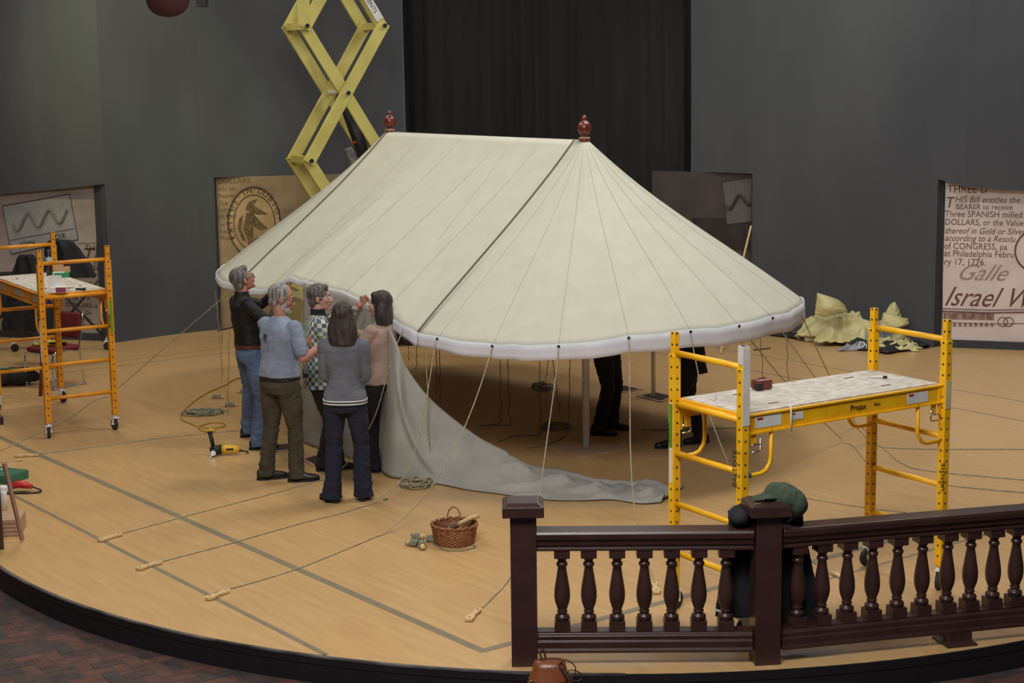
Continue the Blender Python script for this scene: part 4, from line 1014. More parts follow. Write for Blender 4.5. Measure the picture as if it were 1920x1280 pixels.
    def foldt(c):
        z = c[2]; n1 = mnoise.noise(V((c[0]*8+z*5, c[1]*8, z*9+3))); n2 = mnoise.noise(V((c[0]*18, c[1]*18, z*34)))
        return (.008*n1+.004*n2)*(1 if z < 1.42*k else .4)
    tm = topmat or mat('%s_%d_%d' % (topname, top[0], top[2]), rgb(*top), .92, rgb(*[v*.88 for v in top]), 6, 4, bump=.15, bscale=260)
    put(remesh(b, .009, 3, foldt), topname, tm, root)
    if collar:
        b = MB(); b.loft([ring(nek+V((0, .004, dz)), r_*k, r_*k*1.02) for dz, r_ in ((-.035, .082), (.0, .072), (.03*collar[1], .067), (.045*collar[1], .066))]); put(remesh(b, .007, 2, lambda c: .004*mnoise.noise(V(c)*30)), collar[2], collar[0], root)
    if belt:
        b = MB(); z = (zt-.012) if belt[1] is None else belt[1]*k; rg = lambda g, dz: ring(V((0, -.004, z+dz)), (.166*f_)*k+g, (.121*f_)*k+g, n=40)
        b.loft([rg(.0, -.018), rg(.008, -.018), rg(.008, .018), rg(.0, .018)]); b.build('belt', belt[0], root, smooth=False)
    root['_'] = 0; del root['_']
    return root, dict(MI=MI, nek=nek, hc=hc, hp=hp_, k=k, eL=eL, wL=wL, eR=eR, wR=wR, pel=pel, che=che, shL=shL, shR=shR)

def loc_of(pos, heading, w_):     # world point -> the person's own frame
    hv = V((heading[0], heading[1], 0)).normalized(); rz = math.atan2(-hv.x, hv.y)
    return Matrix.Rotation(-rz, 3, 'Z') @ (V(w_)-V((pos[0], pos[1], 0)))
def foot(pos, heading, px, py, ang): q = loc_of(pos, heading, F(px, py)); return (q.x, q.y, ang)

# man in black shirt reaching up to the eave
ps, hd = F(474, 833), (.88, .47)
hold = T3(2.16, WF+.04, 1.60)
wst = loc_of(ps, hd, hold+V((-.10, -.05, -.05)))
person('man in black shirt and blue jeans looking up, reaching to the tent eave', ps, hd, 1.775, True, (2, 20), 'short', (118, 116, 112), (30, 30, 31), 'shirt', 'long', (88, 108, 140), 'jeans',
       armL=wst+V((-.03, -.02, -.03)), armR=wst+V((.10, -.10, -.18)), polL=(-1, 0, -.9), polR=(1, -.2, -.9), feet=[foot(ps, hd, 466, 818, .1), foot(ps, hd, 484, 842, -.2)], lean=(0, -.05), skin=M_skin2,
       glasses=(M_blk, .0032), belt=(mat('brown_belt', rgb(92, 48, 34), .5), None), collar=(mat('shirt_30_31', (0, 0, 0)), 1.0, 'collar'), hem=1.0, curlL=.7, curlR=.8)
# grey haired man in blue-grey t-shirt
ps, hd = F(532, 908), (.62, .78)
el = loc_of(ps, hd, at(612, 640, 14.72))
pr_, inf = person('grey-bearded man in pale blue t-shirt and khaki trousers, back turned, arm out', ps, hd, 1.80, True, (-42, -14), 'thin', (150, 148, 144), (136, 146, 168), 't_shirt', 'short', (74, 68, 54), 'trousers',
       armL=(-.10, .42, 1.22), armR=el, polR=(-.2, -.6, -1), feet=[foot(ps, hd, 500, 898, -.55), foot(ps, hd, 558, 902, -.75)], lean=(0, .03), skin=M_skin2, beard=True, glasses=(M_blk, .002),
       belt=(M_blk, None), hem=.97, wide=1.13, curlR=.6)
b = MB(); M3 = Matrix.Rotation(.35, 3, 'Y')
for dx, dz, w_, h_ in ((0, 0, .035, .045), (.0, -.045, .02, .012)):
    b.box((-.02+dx, -.128*1.13, 1.365+dz), (w_, .004, h_), M3)
b.build('back_print', mat('dark_print_patch', rgb(52, 54, 62), .8), pr_)
# woman in checkered shawl
def shawl_mat():
    m = mat('checkered_knit', rgb(190, 192, 176), .95, bump=.3, bscale=150); nt = m.node_tree; n = nt.nodes; L = nt.links
    tc = n.new('ShaderNodeTexCoord'); sx = n.new('ShaderNodeSeparateXYZ'); L.new(tc.outputs['Object'], sx.inputs[0])
    def mth(op, a, b=None):
        q = n.new('ShaderNodeMath'); q.operation = op
        for i, v in enumerate((a, b)):
            if v is None: continue
            if isinstance(v, (int, float)): q.inputs[i].default_value = v
            else: L.new(v, q.inputs[i])
        return q.outputs[0]
    an = mth('MULTIPLY', mth('ARCTAN2', sx.outputs[1], sx.outputs[0]), .20)
    u = mth('FLOOR', mth('DIVIDE', an, .036)); v = mth('FLOOR', mth('DIVIDE', sx.outputs[2], .036))
    ck = mth('MODULO', mth('ABSOLUTE', mth('ADD', u, v)), 2.0)
    cb = n.new('ShaderNodeCombineXYZ'); L.new(u, cb.inputs[0]); L.new(v, cb.inputs[1])
    wn = n.new('ShaderNodeTexWhiteNoise'); wn.noise_dimensions = '2D'; L.new(cb.outputs[0], wn.inputs['Vector'])
    r1 = n.new('ShaderNodeValToRGB'); r1.color_ramp.interpolation = 'CONSTANT'; e = r1.color_ramp.elements; e[0].color = (*rgb(62, 72, 90), 1); e[1].position = .35; e[1].color = (*rgb(92, 112, 100), 1)
    q = e.new(.65); q.color = (*rgb(88, 98, 116), 1); L.new(wn.outputs['Value'], r1.inputs[0])
    r2 = n.new('ShaderNodeValToRGB'); r2.color_ramp.interpolation = 'CONSTANT'; e = r2.color_ramp.elements; e[0].color = (*rgb(196, 192, 180), 1); e[1].position = .5; e[1].color = (*rgb(164, 172, 176), 1)
    q = e.new(.75); q.color = (*rgb(160, 168, 138), 1); L.new(wn.outputs['Value'], r2.inputs[0])
    mx = n.new('ShaderNodeMix'); mx.data_type = 'RGBA'; L.new(ck, mx.inputs['Factor']); L.new(r1.outputs[0], mx.inputs['A']); L.new(r2.outputs[0], mx.inputs['B'])
    L.new(mx.outputs['Result'], n['Principled BSDF'].inputs['Base Color']); return m
M_navy = mat('navy_knit', rgb(26, 30, 40), .95)
ps, hd = F(602, 880), (.93, .30)
ht_ = loc_of(ps, hd, at(676, 570, 15.62))
pr_, inf = person('grey-haired woman in a checkered knit shawl and navy scarf, hand raised', ps, hd, 1.725, False, (-24, 0), 'tousled', (104, 98, 92), (150, 150, 150), 'shawl', 'wide', (26, 24, 26), 'trousers',
       armL=ht_, armR=(.12, .26, 1.18), polL=(-.5, .3, -1), polR=(.8, -.2, -1), feet=[foot(ps, hd, 634, 880, 0), foot(ps, hd, 608, 882, -.1)], lean=(0, .02), glasses=(M_steel, .0014),
       topmat=shawl_mat(), collar=(M_navy, 1.3, 'scarf'), hem=.80, wide=1.16, skirtx=1.02, flare=.012, curlL=1.0)
b = MB(); w_ = inf['wL']; e_ = inf['eL']; d = (w_-e_).normalized(); c = w_-d*.02; u = d.orthogonal().normalized(); v = d.cross(u)
b.tube([c+u*.031*math.cos(q)+v*.031*math.sin(q) for q in np.linspace(0, 2*PI, 18, endpoint=False)], .0045, 6, True); b.build('red_bracelet', mat('red_bracelet', rgb(170, 50, 40), .5), pr_)
# woman in grey cardigan, back to the camera
ps, hd = F(653, 944), (.03, 1)
pr_, inf = person('long brown-haired woman in grey cardigan and dark blue jeans, seen from behind', ps, hd, 1.72, False, (-3, -6), 'long', (62, 46, 42), (104, 108, 118), 'cardigan', 'long', (30, 35, 58), 'jeans',
       armL=(-.06, .24, 1.02), armR=(.06, .24, 1.04), polL=(-.45, -.5, -1), polR=(.45, -.5, -1), feet=[foot(ps, hd, 624, 940, .75), foot(ps, hd, 682, 936, -.1)], hem=.93, wide=1.05, flare=.016)
for i, (mt_, nm) in enumerate(((M_white, 'white_stripe'), (M_navy, 'navy_hem'), (M_white, 'white_stripe'), (M_navy, 'navy_hem'))):
    b = MB(); zz = .932*inf['k']-i*.012; g = .1935*inf['k']-i*.001
    b.loft([ring(V((0, -.003, q)), r_, r_*.735, n=40) for q, r_ in ((zz-.0055, g-.03), (zz-.0055, g), (zz+.0055, g), (zz+.0055, g-.03))]); b.build(nm, mt_, pr_)
# woman in beige jacket
ps, hd = F(722, 884), (-.80, .60)
pr_, inf = person('bobbed brown-haired woman in beige jacket and dark trousers facing left', ps, hd, 1.665, False, (20, 0), 'bob', (56, 44, 42), (168, 144, 132), 'jacket', 'long', (34, 32, 44), 'trousers',
       armL=(-.14, .33, 1.16), armR=(.10, .40, 1.26), polL=(-.8, -.4, -1), polR=(.8, -.2, -1), feet=[foot(ps, hd, 700, 884, 0), foot(ps, hd, 724, 876, -.2)], hem=.88, wide=1.06, flare=.008, glasses=(M_steel, .0014),
       collar=(mat('green_scarf', rgb(120, 142, 124), .9), .8, 'scarf'), skirtx=1.05)
# two men in dark suits under the tent
ps, hd = F(1134, 812), (.93, -.36)
person('man in black suit trousers and black shoes standing behind the steel tent pole', ps, hd, 1.74, True, (0, 0), 'short', (70, 60, 52), (40, 40, 48), 'jacket', 'long', (34, 33, 42), 'trousers', feet=[foot(ps, hd, 1148, 804, 0), foot(ps, hd, 1122, 815, .1)], vox=.008, hem=.80, wide=1.12, armL=(-.1, .25, 1.25), armR=(.1, .25, 1.25))
ps, hd = F(1290, 832), (-.97, -.24)
person('man in long black jacket standing behind the right scaffold end frame', ps, hd, 1.72, True, (0, -10), 'short', (60, 52, 46), (26, 26, 30), 'jacket', 'long', (24, 24, 27), 'trousers', feet=[foot(ps, hd, 1262, 838, 0), foot(ps, hd, 1314, 830, .1)], vox=.008, hem=.74, wide=1.25, armL=(-.1, .3, 1.3), armR=(.1, .3, 1.3), lean=(0, .06), skirtx=1.05)

# ------------------------------------------------------------------ guy ropes, hanging ropes, coils
SLIDE = None
def slide(root, p, d, flip=1):
    d = V((d.x, d.y, 0)).normalized(); s_ = V((-d.y, d.x, 0)); out = []
    for u, w_ in ((-.085, .012), (-.08, .020), (-.06, .024), (-.04, .021), (-.01, .013), (.03, .013), (.06, .017), (.078, .018), (.085, .012)): out.append((u, w_))
    out = [(u*1.35, w_*1.3) for u, w_ in out]; pts = [p+d*u+s_*w_ for u, w_ in out]+[p+d*u-s_*w_ for u, w_ in out[::-1]]
    b = MB(); b.prism([(q.x, q.y) for q in pts], .004, .026); o = b.build('wooden_slide', M_wood, root, world=True, bevel=.004)
    for u in (-.084, .084):
        b = MB(); b.lathe([(.007, .0255), (.007, .0275)], 10, (p.x+d.x*u, p.y+d.y*u, 0)); b.build('eyelet', M_rub, o, world=True)
def rope(label, pts, r=.0052, name='guy_rope', slide_at=None, group=None, sm=6, mt=None, slide_dir=None, cat='rope'):
    P = catmull(pts, sm) if sm > 1 else [V(p) for p in pts]
    base = P[-1]; t = thing(name, label, cat, (base.x, base.y, 0), 0, group)
    b = MB(); b.tube(P, r, 6); b.build('rope_line', mt or M_cord, t, smooth=True, world=True)
    if slide_at is not None: slide(t, slide_at, slide_dir if slide_dir is not None else (P[-3]-P[-1]))
    return t
def eavept(a): p = roofpt((a/LR) if a >= 0 else 4+a, 1); return p
def fr(p): return V((p.x, p.y, .006))
def seampt(deg): return roofpt(4-deg/180, 1, .0)
def guy(label, top, flo, px_slide, end=None, sag=.0, r=.0052, air=()):
    t_ = [fr(q) for q in flo]; n = len(air)
    mids = [at(px, py, top.y+(t_[0].y-top.y)*(i+1)/(n+1)) for i, (px, py) in enumerate(air)] or [top.lerp(t_[0], .5)-V((0, 0, sag))]
    mids = [V((q.x, q.y, max(q.z, .012))) for q in mids]
    P = catmull([top]+mids+t_, 7)
    P = [V((q.x, q.y, max(q.z, .006))) for q in P]
    sl_ = F(*px_slide) if px_slide else None
    return rope(label, P, r, slide_at=sl_, sm=1, slide_dir=(t_[-2]-sl_) if sl_ is not None and len(t_) > 1 else None)
guy('guy rope passing before the beige jacket to the farthest of three front slides', eavept(.22), [F(600, 902), F(500, 929), F(410, 952), F(228, 1001)], (207, 1010), air=((735, 670), (702, 782), (650, 868)))
guy('guy rope running past the silver clip to the middle wooden slide', eavept(-.04), [F(690, 948), F(640, 963), F(560, 983), F(430, 1020), F(306, 1053)], (280, 1063), air=((803, 726), (783, 820), (760, 890)))
guy('guy rope running left of the wicker basket to the wooden slide nearest the stage edge', seampt(25), [F(720, 1002), F(660, 1026), F(560, 1066), F(470, 1094), F(403, 1112)], (409, 1118), air=((896, 737), (858, 828), (800, 925)))
guy('guy rope passing behind the left newel post to a wooden slide beside it', seampt(42), [F(1000, 1000), F(975, 1050), F(950, 1093), F(925, 1120), F(905, 1140)], (888, 1156), air=((1038, 735), (1022, 850), (1012, 930)))
guy('guy rope with a wooden slide seen between the balusters', seampt(59), [F(1203, 1020), F(1222, 1077), F(1231, 1097)], (1229, 1105), air=((1181, 740), (1182, 840), (1188, 940)))
guy('guy rope crossing before the black-jacketed man down to the draped coat', seampt(75), [F(1400, 950), F(1430, 985), F(1520, 1050), F(1562, 1080)], (1575, 1084), air=((1318, 738), (1350, 830)))
guy('guy rope from the tent right end under the scaffold deck to the right edge', seampt(90), [F(1585, 831), F(1640, 878), F(1760, 908), F(1960, 928)], None, sag=.05)
guy('upper guy rope from the tent right end bending across the floor rightwards', seampt(103), [F(1633, 831), F(1689, 868), F(1745, 884), F(1960, 904)], None, sag=.05)
guy('guy rope from the far right tent corner lying straight across the right floor', seampt(121), [F(1608, 800), F(1640, 826), F(1680, 841), F(1960, 843)], None, sag=.05)
rope('thin rope lying on the floor behind the green cap toward the scaffold wheels', [fr(F(*p)) for p in ((1440, 925), (1491, 931), (1599, 949), (1700, 962))], .004)
guy('guy rope stretched from the left tent corner down past the left scaffold', eavept(LR-.02), [F(200, 745), F(120, 790), F(-30, 860)], None, sag=.0)
rope('floor rope to the wooden slide beside the left scaffold wheel', [fr(F(*p)) for p in ((446, 808), (380, 814), (300, 822), (180, 838), (70, 852))], .0045, slide_at=F(50, 856), slide_dir=V((1, .1, 0)))
def hang(label, px, top_y, foot_px, tail=None, r=.005, bundle=None, mt=None, wob=.012, a=None):
    # hangs from the eave above its foot point
    f_ = F(*foot_px); tp = at(px, top_y, a if a else f_.y); pts = []
    n = 9
    for i in range(n+1):
        q = tp.lerp(f_, i/n); w_ = wob*math.sin(i*1.9+px)*(i/n)
        pts.append(V((q.x+w_, q.y, max(.006, q.z))))
    if tail: pts += [fr(F(*p)) for p in tail]
    return rope(label, pts, r, 'hanging_rope', mt=mt, group=None)
def topm(t): return t
hang('rope hanging from the left eave corner, outermost of the left group', 404, 546, (412, 640), [(416, 700)], .004)
hang('rope hanging straight from the left eave beside the black-shirted man', 431, 552, (427, 778), None, .0052, wob=.006)
hang('rope hanging left of the straight one with a bend near the floor', 414, 548, (416, 715), [(424, 735), (430, 755)], .0045)
hang('rope hanging in front of the trailing canvas onto its coil', 799, 640, (806, 902), None, .0052)
hang('long wavy rope hanging in front of the steel pole gap to the floor', 1178, 642, (1186, 905), None, .004) if False else None
under = [('thin rope hanging under the tent nearest the beige jacket', 766, 648, (766, 676), None), ('second thin rope under the tent beside the beige jacket', 781, 650, (781, 694), None),
 ('left rope of the close pair under the tent above the canvas curve', 818, 655, (819, 738), None), ('right rope of the close pair under the tent above the canvas curve', 824, 655, (826, 750), None),
 ('rope under the tent ending in a short floor line, left of two', 938, 672, (939, 792), [(920, 797), (898, 798)]), ('rope under the tent ending in a short floor line, right of two', 952, 672, (956, 794), [(950, 798), (925, 797)]),
 ('rope under the tent with a loop near the floor', 1012, 674, (1013, 800), [(1014, 812), (1002, 817), (965, 818), (932, 830)]), ('short rope hanging above the grey rope heap under the tent', 1028, 674, (1023, 716), None),
 ('rope hanging behind the near guy rope under the tent', 1036, 674, (1050, 775), [(1062, 800)]), ('rope hanging left of the base board with a trailing green end', 1069, 672, (1065, 812), [(1048, 826), (1020, 836), (988, 841)]),
 ('rope hanging from the right tent end past the white-wrapped post', 1391, 622, (1396, 745), None), ('rope hanging to the little stick on the right floor', 1424, 612, (1432, 722), None), ('rope hanging in front of the dark banner heap', 1475, 600, (1477, 718), None)]
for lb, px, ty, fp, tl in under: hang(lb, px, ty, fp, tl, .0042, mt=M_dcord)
b = MB(); b.tube([F(1413, 657)+V((0, 0, .01)), F(1444, 654)+V((0, 0, .01))], .010, 6); tag(b.build('wooden_stick', mat('dark_stick', rgb(96, 74, 52), .8)), 'short dark wooden stick lying on the floor below the tent right end', 'stick')
def coil(label, c, rx, ry, ang, turns, name='rope_coil', r=.007, seed=1, mt=None, h=.05):
    rnd = random.Random(seed); pts = []; ca_, sa_ = math.cos(ang), math.sin(ang)
    n = turns*14
    for i in range(n):
        q = 2*PI*i/14; k = .55+.45*rnd.random() if i % 5 == 0 else (pts and kk or .8); kk = k
        x = rx*kk*math.cos(q)+rx*.35*math.sin(i*.37+seed); y = ry*kk*math.sin(q)+ry*.3*math.cos(i*.29)
        pts.append(V((c.x+x*ca_-y*sa_, c.y+x*sa_+y*ca_, r+h*(i/n)*.6+h*.4*rnd.random())))
    b = MB(); b.tube(catmull(pts, 3), r, 6); return tag(b.build(name, mt or M_gcord, smooth=True), label, 'rope')
M_gcord = mat('grey_green_cord', rgb(150, 150, 132), .9, rgb(110, 110, 98), 30)
coil('long grey-green rope coil lying left of the drill', F(382, 776), .20, .13, .1, 9, seed=2)
coil('pale tangled rope coil beside the trailing canvas edge', F(783, 910), .13, .16, 0, 9, seed=4, mt=M_cord)
coil('grey rope heap on the floor deep under the tent', F(1018, 728), .12, .20, 0, 8, seed=5)
coil('flat rope coil under the tent beside the looped rope', F(1040, 800), .14, .16, 0, 6, seed=6, h=.02)
for i, (px, lb) in enumerate((((406, 747), 'wooden slide wound with cord, highest of three left of the jeans'), ((431, 762), 'wooden slide wound with cord, nearest to the long coil'), ((458, 736), 'wooden slide wound with cord, touching the blue jeans'))):
    c = F(*px); t = thing('cord_bundle', lb, 'bundle', (c.x, c.y, 0), .1*i)
    b = MB(); b.box((0, 0, .015), (.17, .035, .022)); b.build('wooden_slide', M_wood, t, bevel=.006)
    b = MB(); b.tube([V((-.05+.1*j/60, .026*math.cos(j*.9), .022+.016*math.sin(j*.9))) for j in range(61)], .0045, 5); b.build('wound_cord', M_gcord, t, smooth=True)
for i, (px, rz, lb) in enumerate((((779, 1012), .2, 'upper cord-wrapped wooden toggle in the heap left of the basket'), ((777, 1024), 2.7, 'left cord-wrapped wooden toggle in the heap left of the basket'), ((791, 1027), 4.9, 'front cord-wrapped wooden toggle in the heap left of the basket'), ((806, 1016), .0, 'cord-wrapped wooden toggle touching the wicker basket'))):
    c = F(*px); t = thing('wrapped_toggle', lb, 'toggle', (c.x, c.y, .0), rz)
    b = MB(); b.tube([(-.01, 0, .026), (.075, 0, .024)], [.022, .020], 12); b.build('toggle_wood', M_wood, t, smooth=True)
    b = MB(); b.tube([V((-.03+.065*j/90, .027*math.cos(j*.7), .029+.024*math.sin(j*.7))) for j in range(91)], .005, 5); b.build('wound_cord', M_gcord, t, smooth=True)
rope('loose grey cord looping under the front of the wicker basket', [fr(F(*p)) for p in ((812, 1020), (835, 1032), (866, 1033), (892, 1026), (880, 1020)) ], .005, 'loose_cord', mt=M_gcord)

# yellow extension cord and drill
M_ycord = mat('yellow_cable', rgb(168, 132, 30), .5)
pts = [fr(F(*p)) for p in ((520, 694), (466, 706), (440, 712), (420, 724), (392, 736), (366, 752), (344, 772), (341, 787), (362, 797), (372, 800), (395, 794), (418, 794), (420, 800), (396, 804), (372, 802), (380, 809), (395, 812))]
t = thing('extension_cord', 'yellow extension cord curving across the floor to the drill', 'cord', (pts[8].x, pts[8].y, 0))
b = MB(); b.tube(catmull(pts, 5), .008, 6); b.build('cable', M_ycord, t, smooth=True, world=True)
c = F(398, 811); b = MB(); b.tube([c+V((-.05, 0, .022)), c+V((.03, -.0, .022))], .020, 10); b.build('yellow_plug', mat('bright_yellow_plastic', rgb(222, 178, 40), .4), t, world=True, smooth=True)
c = F(412, 853); t = thing('power_drill', 'yellow and black corded right-angle drill on the floor at the left', 'drill', (c.x, c.y, 0), .12)
M_byel = MATS['bright_yellow_plastic']
b = MB(); b.tube([(.02, 0, .055), (.06, 0, .058), (.15, 0, .056), (.19, 0, .050)], [.036, .042, .038, .028], 14); b.build('motor_body', M_byel, t, smooth=True)
b = MB(); b.box((.10, -.038, .062), (.07, .008, .02)); b.build('label_strip', M_blk, t)
b = MB(); b.tube([(-.09, 0, .05), (-.05, 0, .055), (.02, 0, .055)], [.030, .044, .046], 14); b.tube([(-.05, -.02, .05), (-.055, -.075, .04)], [.036, .030], 12); b.build('gear_head', M_blk, t, smooth=True)
b = MB(); b.lathe([(.012, -.004), (.026, -.004), (.026, .004), (.012, .004)], 16, (-.057, -.085, .04), Matrix.Rotation(PI/2, 3, 'X')); b.build('chuck_ring', M_steel, t)
b = MB(); b.tube([(-.057, -.085, .035), (-.09, -.17, .006)], .005, 6); b.build('drill_bit', M_steel, t)
b = MB(); b.tube([(-.06, .02, .08), (-.085, .03, .22)], [.018, .022], 10); b.tube([(-.085, .03, .22), (-.087, .031, .232)], .026, 10); b.build('side_handle', M_blk, t, smooth=True)
b = MB(); b.tube(catmull([(.19, 0, .048), (.27, .0, .02), (.24, .10, .01), (.14, .14, .01), (.13, .28, .012), (.02, .30, .02), (-.04, .30, .02)], 6), .007, 6); b.build('power_lead', M_blk, t, smooth=True)
rope('black cable along the foot of the parchment panel', [fr(F(*p)) for p in ((408, 621), (440, 614), (475, 606), (520, 604), (600, 607))], .012, 'floor_cable', mt=M_blk, cat='cable')
rope('thin green cord lying on the floor beside the black shoes', [fr(F(*p)) for p in ((1202, 806), (1260, 806), (1385, 803))], .004, 'thin_cord', mt=mat('green_cord', rgb(90, 120, 60), .7), cat='cord')
c = F(723, 938); b = MB(); b.tube([c+V((-.02, 0, .008)), c+V((.0, .01, .014)), c+V((.022, -.004, .008))], .006, 6); b.tube([c+V((-.004, -.02, .007)), c+V((.006, .02, .007))], .005, 6); tag(b.build('metal_clip', M_chrome), 'small shiny metal clip on the floor by the guy rope', 'clip')
c = F(613, 901); b = MB(); b.tube([c+V((.0, 0, .008)), c+V((.05, .0, .008))], .007, 8); tag(b.build('metal_pin', M_chrome), 'small chrome pin on the floor between the blue jeans', 'pin')

# ------------------------------------------------------------------ wicker basket with mallet
c = F(852, 1020); B0 = V((c.x, c.y+.05, 0)); t = thing('wicker_basket', 'round brown wicker basket with two handles on the front floor', 'basket', (B0.x, B0.y, 0), .05)
def wick():
    m = mat('brown_wicker', rgb(158, 104, 66), .6, rgb(112, 66, 40), 40, 3, (1, 1, 1)); return m
M_wick = wick()
b = MB(); rows = []; NB = 132
for j in range(57):
    z = .150*j/56; rb = .150+.026*(z/.15); row = []
    for i in range(NB):
        q = 2*PI*i/NB; lev = int(z/.150*13); ph = PI*(lev % 2); d = .005*math.cos(q*22+ph)*abs(math.sin(PI*(z/.150*13 % 1)))**.5
        row.append(V(((rb+d+.004*abs(math.sin(PI*(z/.15*13 % 1))))*math.cos(q), (rb+d)*math.sin(q), z+.004)))
    rows.append(row)
b.loft(rows, cap=False)
b.loft([[V((r_*math.cos(2*PI*i/NB), r_*math.sin(2*PI*i/NB), z)) for i in range(NB)] for r_, z in ((.149, .004), (.001, .006))], cap=False)
b.build('woven_body', M_wick, t, smooth=True, solid=.006)
b = MB()
for ph in (0, PI/3, 2*PI/3): b.tube([V(((.177+.007*math.cos(q*18+ph))*math.cos(q), (.177+.007*math.cos(q*18+ph))*math.sin(q), .152+.007*math.sin(q*18+ph))) for q in np.linspace(0, 2*PI, 220, endpoint=False)], .0065, 5, True)
b.build('braided_rim', M_wick, t, smooth=True)
for sy, lean_ in ((1, 0), (-1, 1)):
    b = MB()
    for o in (-.004, .004):
        b.tube([V((.052*math.cos(q)+o*0, sy*(.174+(.02 if not lean_ else -.055)*math.sin(q))+o, .15+(.085 if not lean_ else .035)*math.sin(q))) for q in np.linspace(0, PI, 18)], .0055, 6)
    b.build('basket_handle', M_wick, t, smooth=True)
t2 = thing('wooden_mallet', 'pale wooden mallet resting across the wicker basket', 'mallet', (B0.x, B0.y, .0))
b = MB(); b.tube([(.02, -.02, .150), (.12, .03, .182), (.19, .06, .20)], [.014, .019, .019], 12); b.build('mallet_handle', M_wood, t2, smooth=True)
b = MB(); b.tube([(-.07, -.03, .115), (.03, .0, .145)], .032, 14); b.build('mallet_head', mat('dark_mallet_wood', rgb(96, 74, 56), .6), t2, smooth=True)
coil('grey rope lying coiled inside the wicker basket', V((B0.x, B0.y, 0)), .07, .07, 0, 6, seed=9, h=.03).location.z = .05

# ------------------------------------------------------------------ brown handbag in front of the stage
c = V((at(1031, 1280, 9.72).x, 9.73, -.18)); t = thing('leather_handbag', 'brown leather drawstring handbag below the left newel post', 'bag', (c.x, c.y, -.178), .05)
M_lea = mat('brown_leather', rgb(132, 72, 40), .38, rgb(112, 58, 34), 8, 4, bump=.25, bscale=30, coat=.15)
b = MB(); rings = []
for z, a, d in ((0, .13, .09), (.03, .15, .105), (.10, .152, .108), (.17, .135, .098), (.215, .112, .08), (.225, .108, .076), (.29, .088, .055), (.325, .080, .045)):
    rings.append([V((a*(1+.03*math.sin(q*7+z*20)*(z/.3))*math.copysign(abs(math.cos(q))**.85, math.cos(q)), d*math.copysign(abs(math.sin(q))**.85, math.sin(q)), z)) for q in np.linspace(0, 2*PI, 40, endpoint=False)])
b.loft(rings); b.build('bag_body', M_lea, t, smooth=True)
b = MB(); b.tube([V((.114*math.cos(q), .083*math.sin(q), .22)) for q in np.linspace(0, 2*PI, 40, endpoint=False)], .004, 6, True); b.build('seam_band', mat('dark_leather', rgb(70, 36, 24), .5), t, smooth=True)
M_dl = MATS['dark_leather']
b = MB(); b.tube(catmull([(-.04, 0, .32), (-.05, .02, .37), (-.03, .03, .375), (-.02, .02, .33)], 8), .006, 6); b.build('top_strap', M_dl, t, smooth=True)
b = MB(); b.tube(catmull([(.04, -.04, .31), (.08, -.05, .345), (.13, -.06, .31), (.125, -.065, .255), (.09, -.06, .235), (.10, -.06, .285), (.15, -.06, .275), (.165, -.06, .235), (.13, -.065, .225), (.085, -.06, .25), (.05, -.05, .30)], 8), .0035, 6); b.build('drawstring', M_dl, t, smooth=True)
b = MB(); b.tube(catmull([(.05, -.045, .31), (.085, -.07, .26), (.12, -.09, .18), (.14, -.10, .08)], 6), .009, 6); b.build('side_strap', M_dl, t, smooth=True)
for p in ((.022, -.052, .305), (-.105, -.05, .225)):
    b = MB(); b.ell(p, (.006, .004, .006)); b.build('rivet', M_chrome, t, smooth=True)
b = MB(); b.tube([(.062, -.062, .30), (.072, -.07, .275)], .004, 6); b.build('zip_pull', M_chrome, t)

t.scale = (1.12, 1.12, 1.06)

# ------------------------------------------------------------------ coat and cap on the balustrade
t = thing('black_coat', 'black coat draped over the balustrade around the middle newel post', 'coat', (n2.x, n2.y, 0))
M_coat = mat('black_coat_cloth', rgb(28, 29, 36), .85, rgb(20, 21, 26), 12, 4, bump=.3, bscale=30)
b = MB()
def hung(b, cx, y, ztop, zbot, wt, wb, d, seed):
    rings = []
    for j in range(14):
        f_ = j/13; z = ztop+(zbot-ztop)*f_; a = wt+(wb-wt)*f_
        rings.append([V((n2.x+cx(f_)+(a+.022*math.sin(q*5+seed+f_*2))*math.cos(q), n2.y+y+(d*(1+.2*math.sin(q*7+seed)))*math.sin(q), z)) for q in np.linspace(0, 2*PI, 36, endpoint=False)])
    b.loft(rings)
hung(b, lambda f_: -.12+.02*f_, .16, .93, .24, .09, .19, .050, 1)
hung(b, lambda f_: .14+.10*f_, .20, .90, .10, .10, .20, .055, 3)
b.ell((n2.x-.04, n2.y+.13, .93), (.17, .07, .07)); b.ell((n2.x-.17, n2.y+.03, .925), (.065, .11, .06)); b.ell((n2.x+.10, n2.y+.15, .88), (.10, .05, .08))
me_ = remesh(b, .011, 3, lambda c: .012*mnoise.noise(V((c[0]*14, c[1]*14, c[2]*7))))
b2_ = [v.co for v in me_.vertices]
me_.transform(Matrix.Translation(V((-n2.x, -n2.y, 0)))); put(me_, 'coat_body', M_coat, t)
b = MB(); b.bar((n2.x-.30, n2.y+.10, .305), (n2.x-.235, n2.y+.10, .285), .004, .014); b.build('pale_trim', M_white, t, world=True)
b = MB(); b.add([V((n2.x+.14, n2.y+.06, .87)), V((n2.x+.235, n2.y+.05, .945)), V((n2.x+.24, n2.y+.05, .865)), V((n2.x+.14, n2.y+.10, .87)), V((n2.x+.235, n2.y+.09, .945)), V((n2.x+.24, n2.y+.09, .865))], [(0, 2, 1), (3, 4, 5), (0, 1, 4, 3), (1, 2, 5, 4), (2, 0, 3, 5)]); b.build('collar_tip', M_coat, t, world=True)
t = thing('cloth_cap', 'dark green cloth cap with a brim resting on the middle newel post', 'hat', (n2.x+.05, n2.y, 1.04))
b = MB(); b.ell((.06, .02, .01), (.125, .12, .085), Matrix.Rotation(.35, 3, 'Y')); b.ell((.125, .0, -.03), (.08, .09, .09)); 
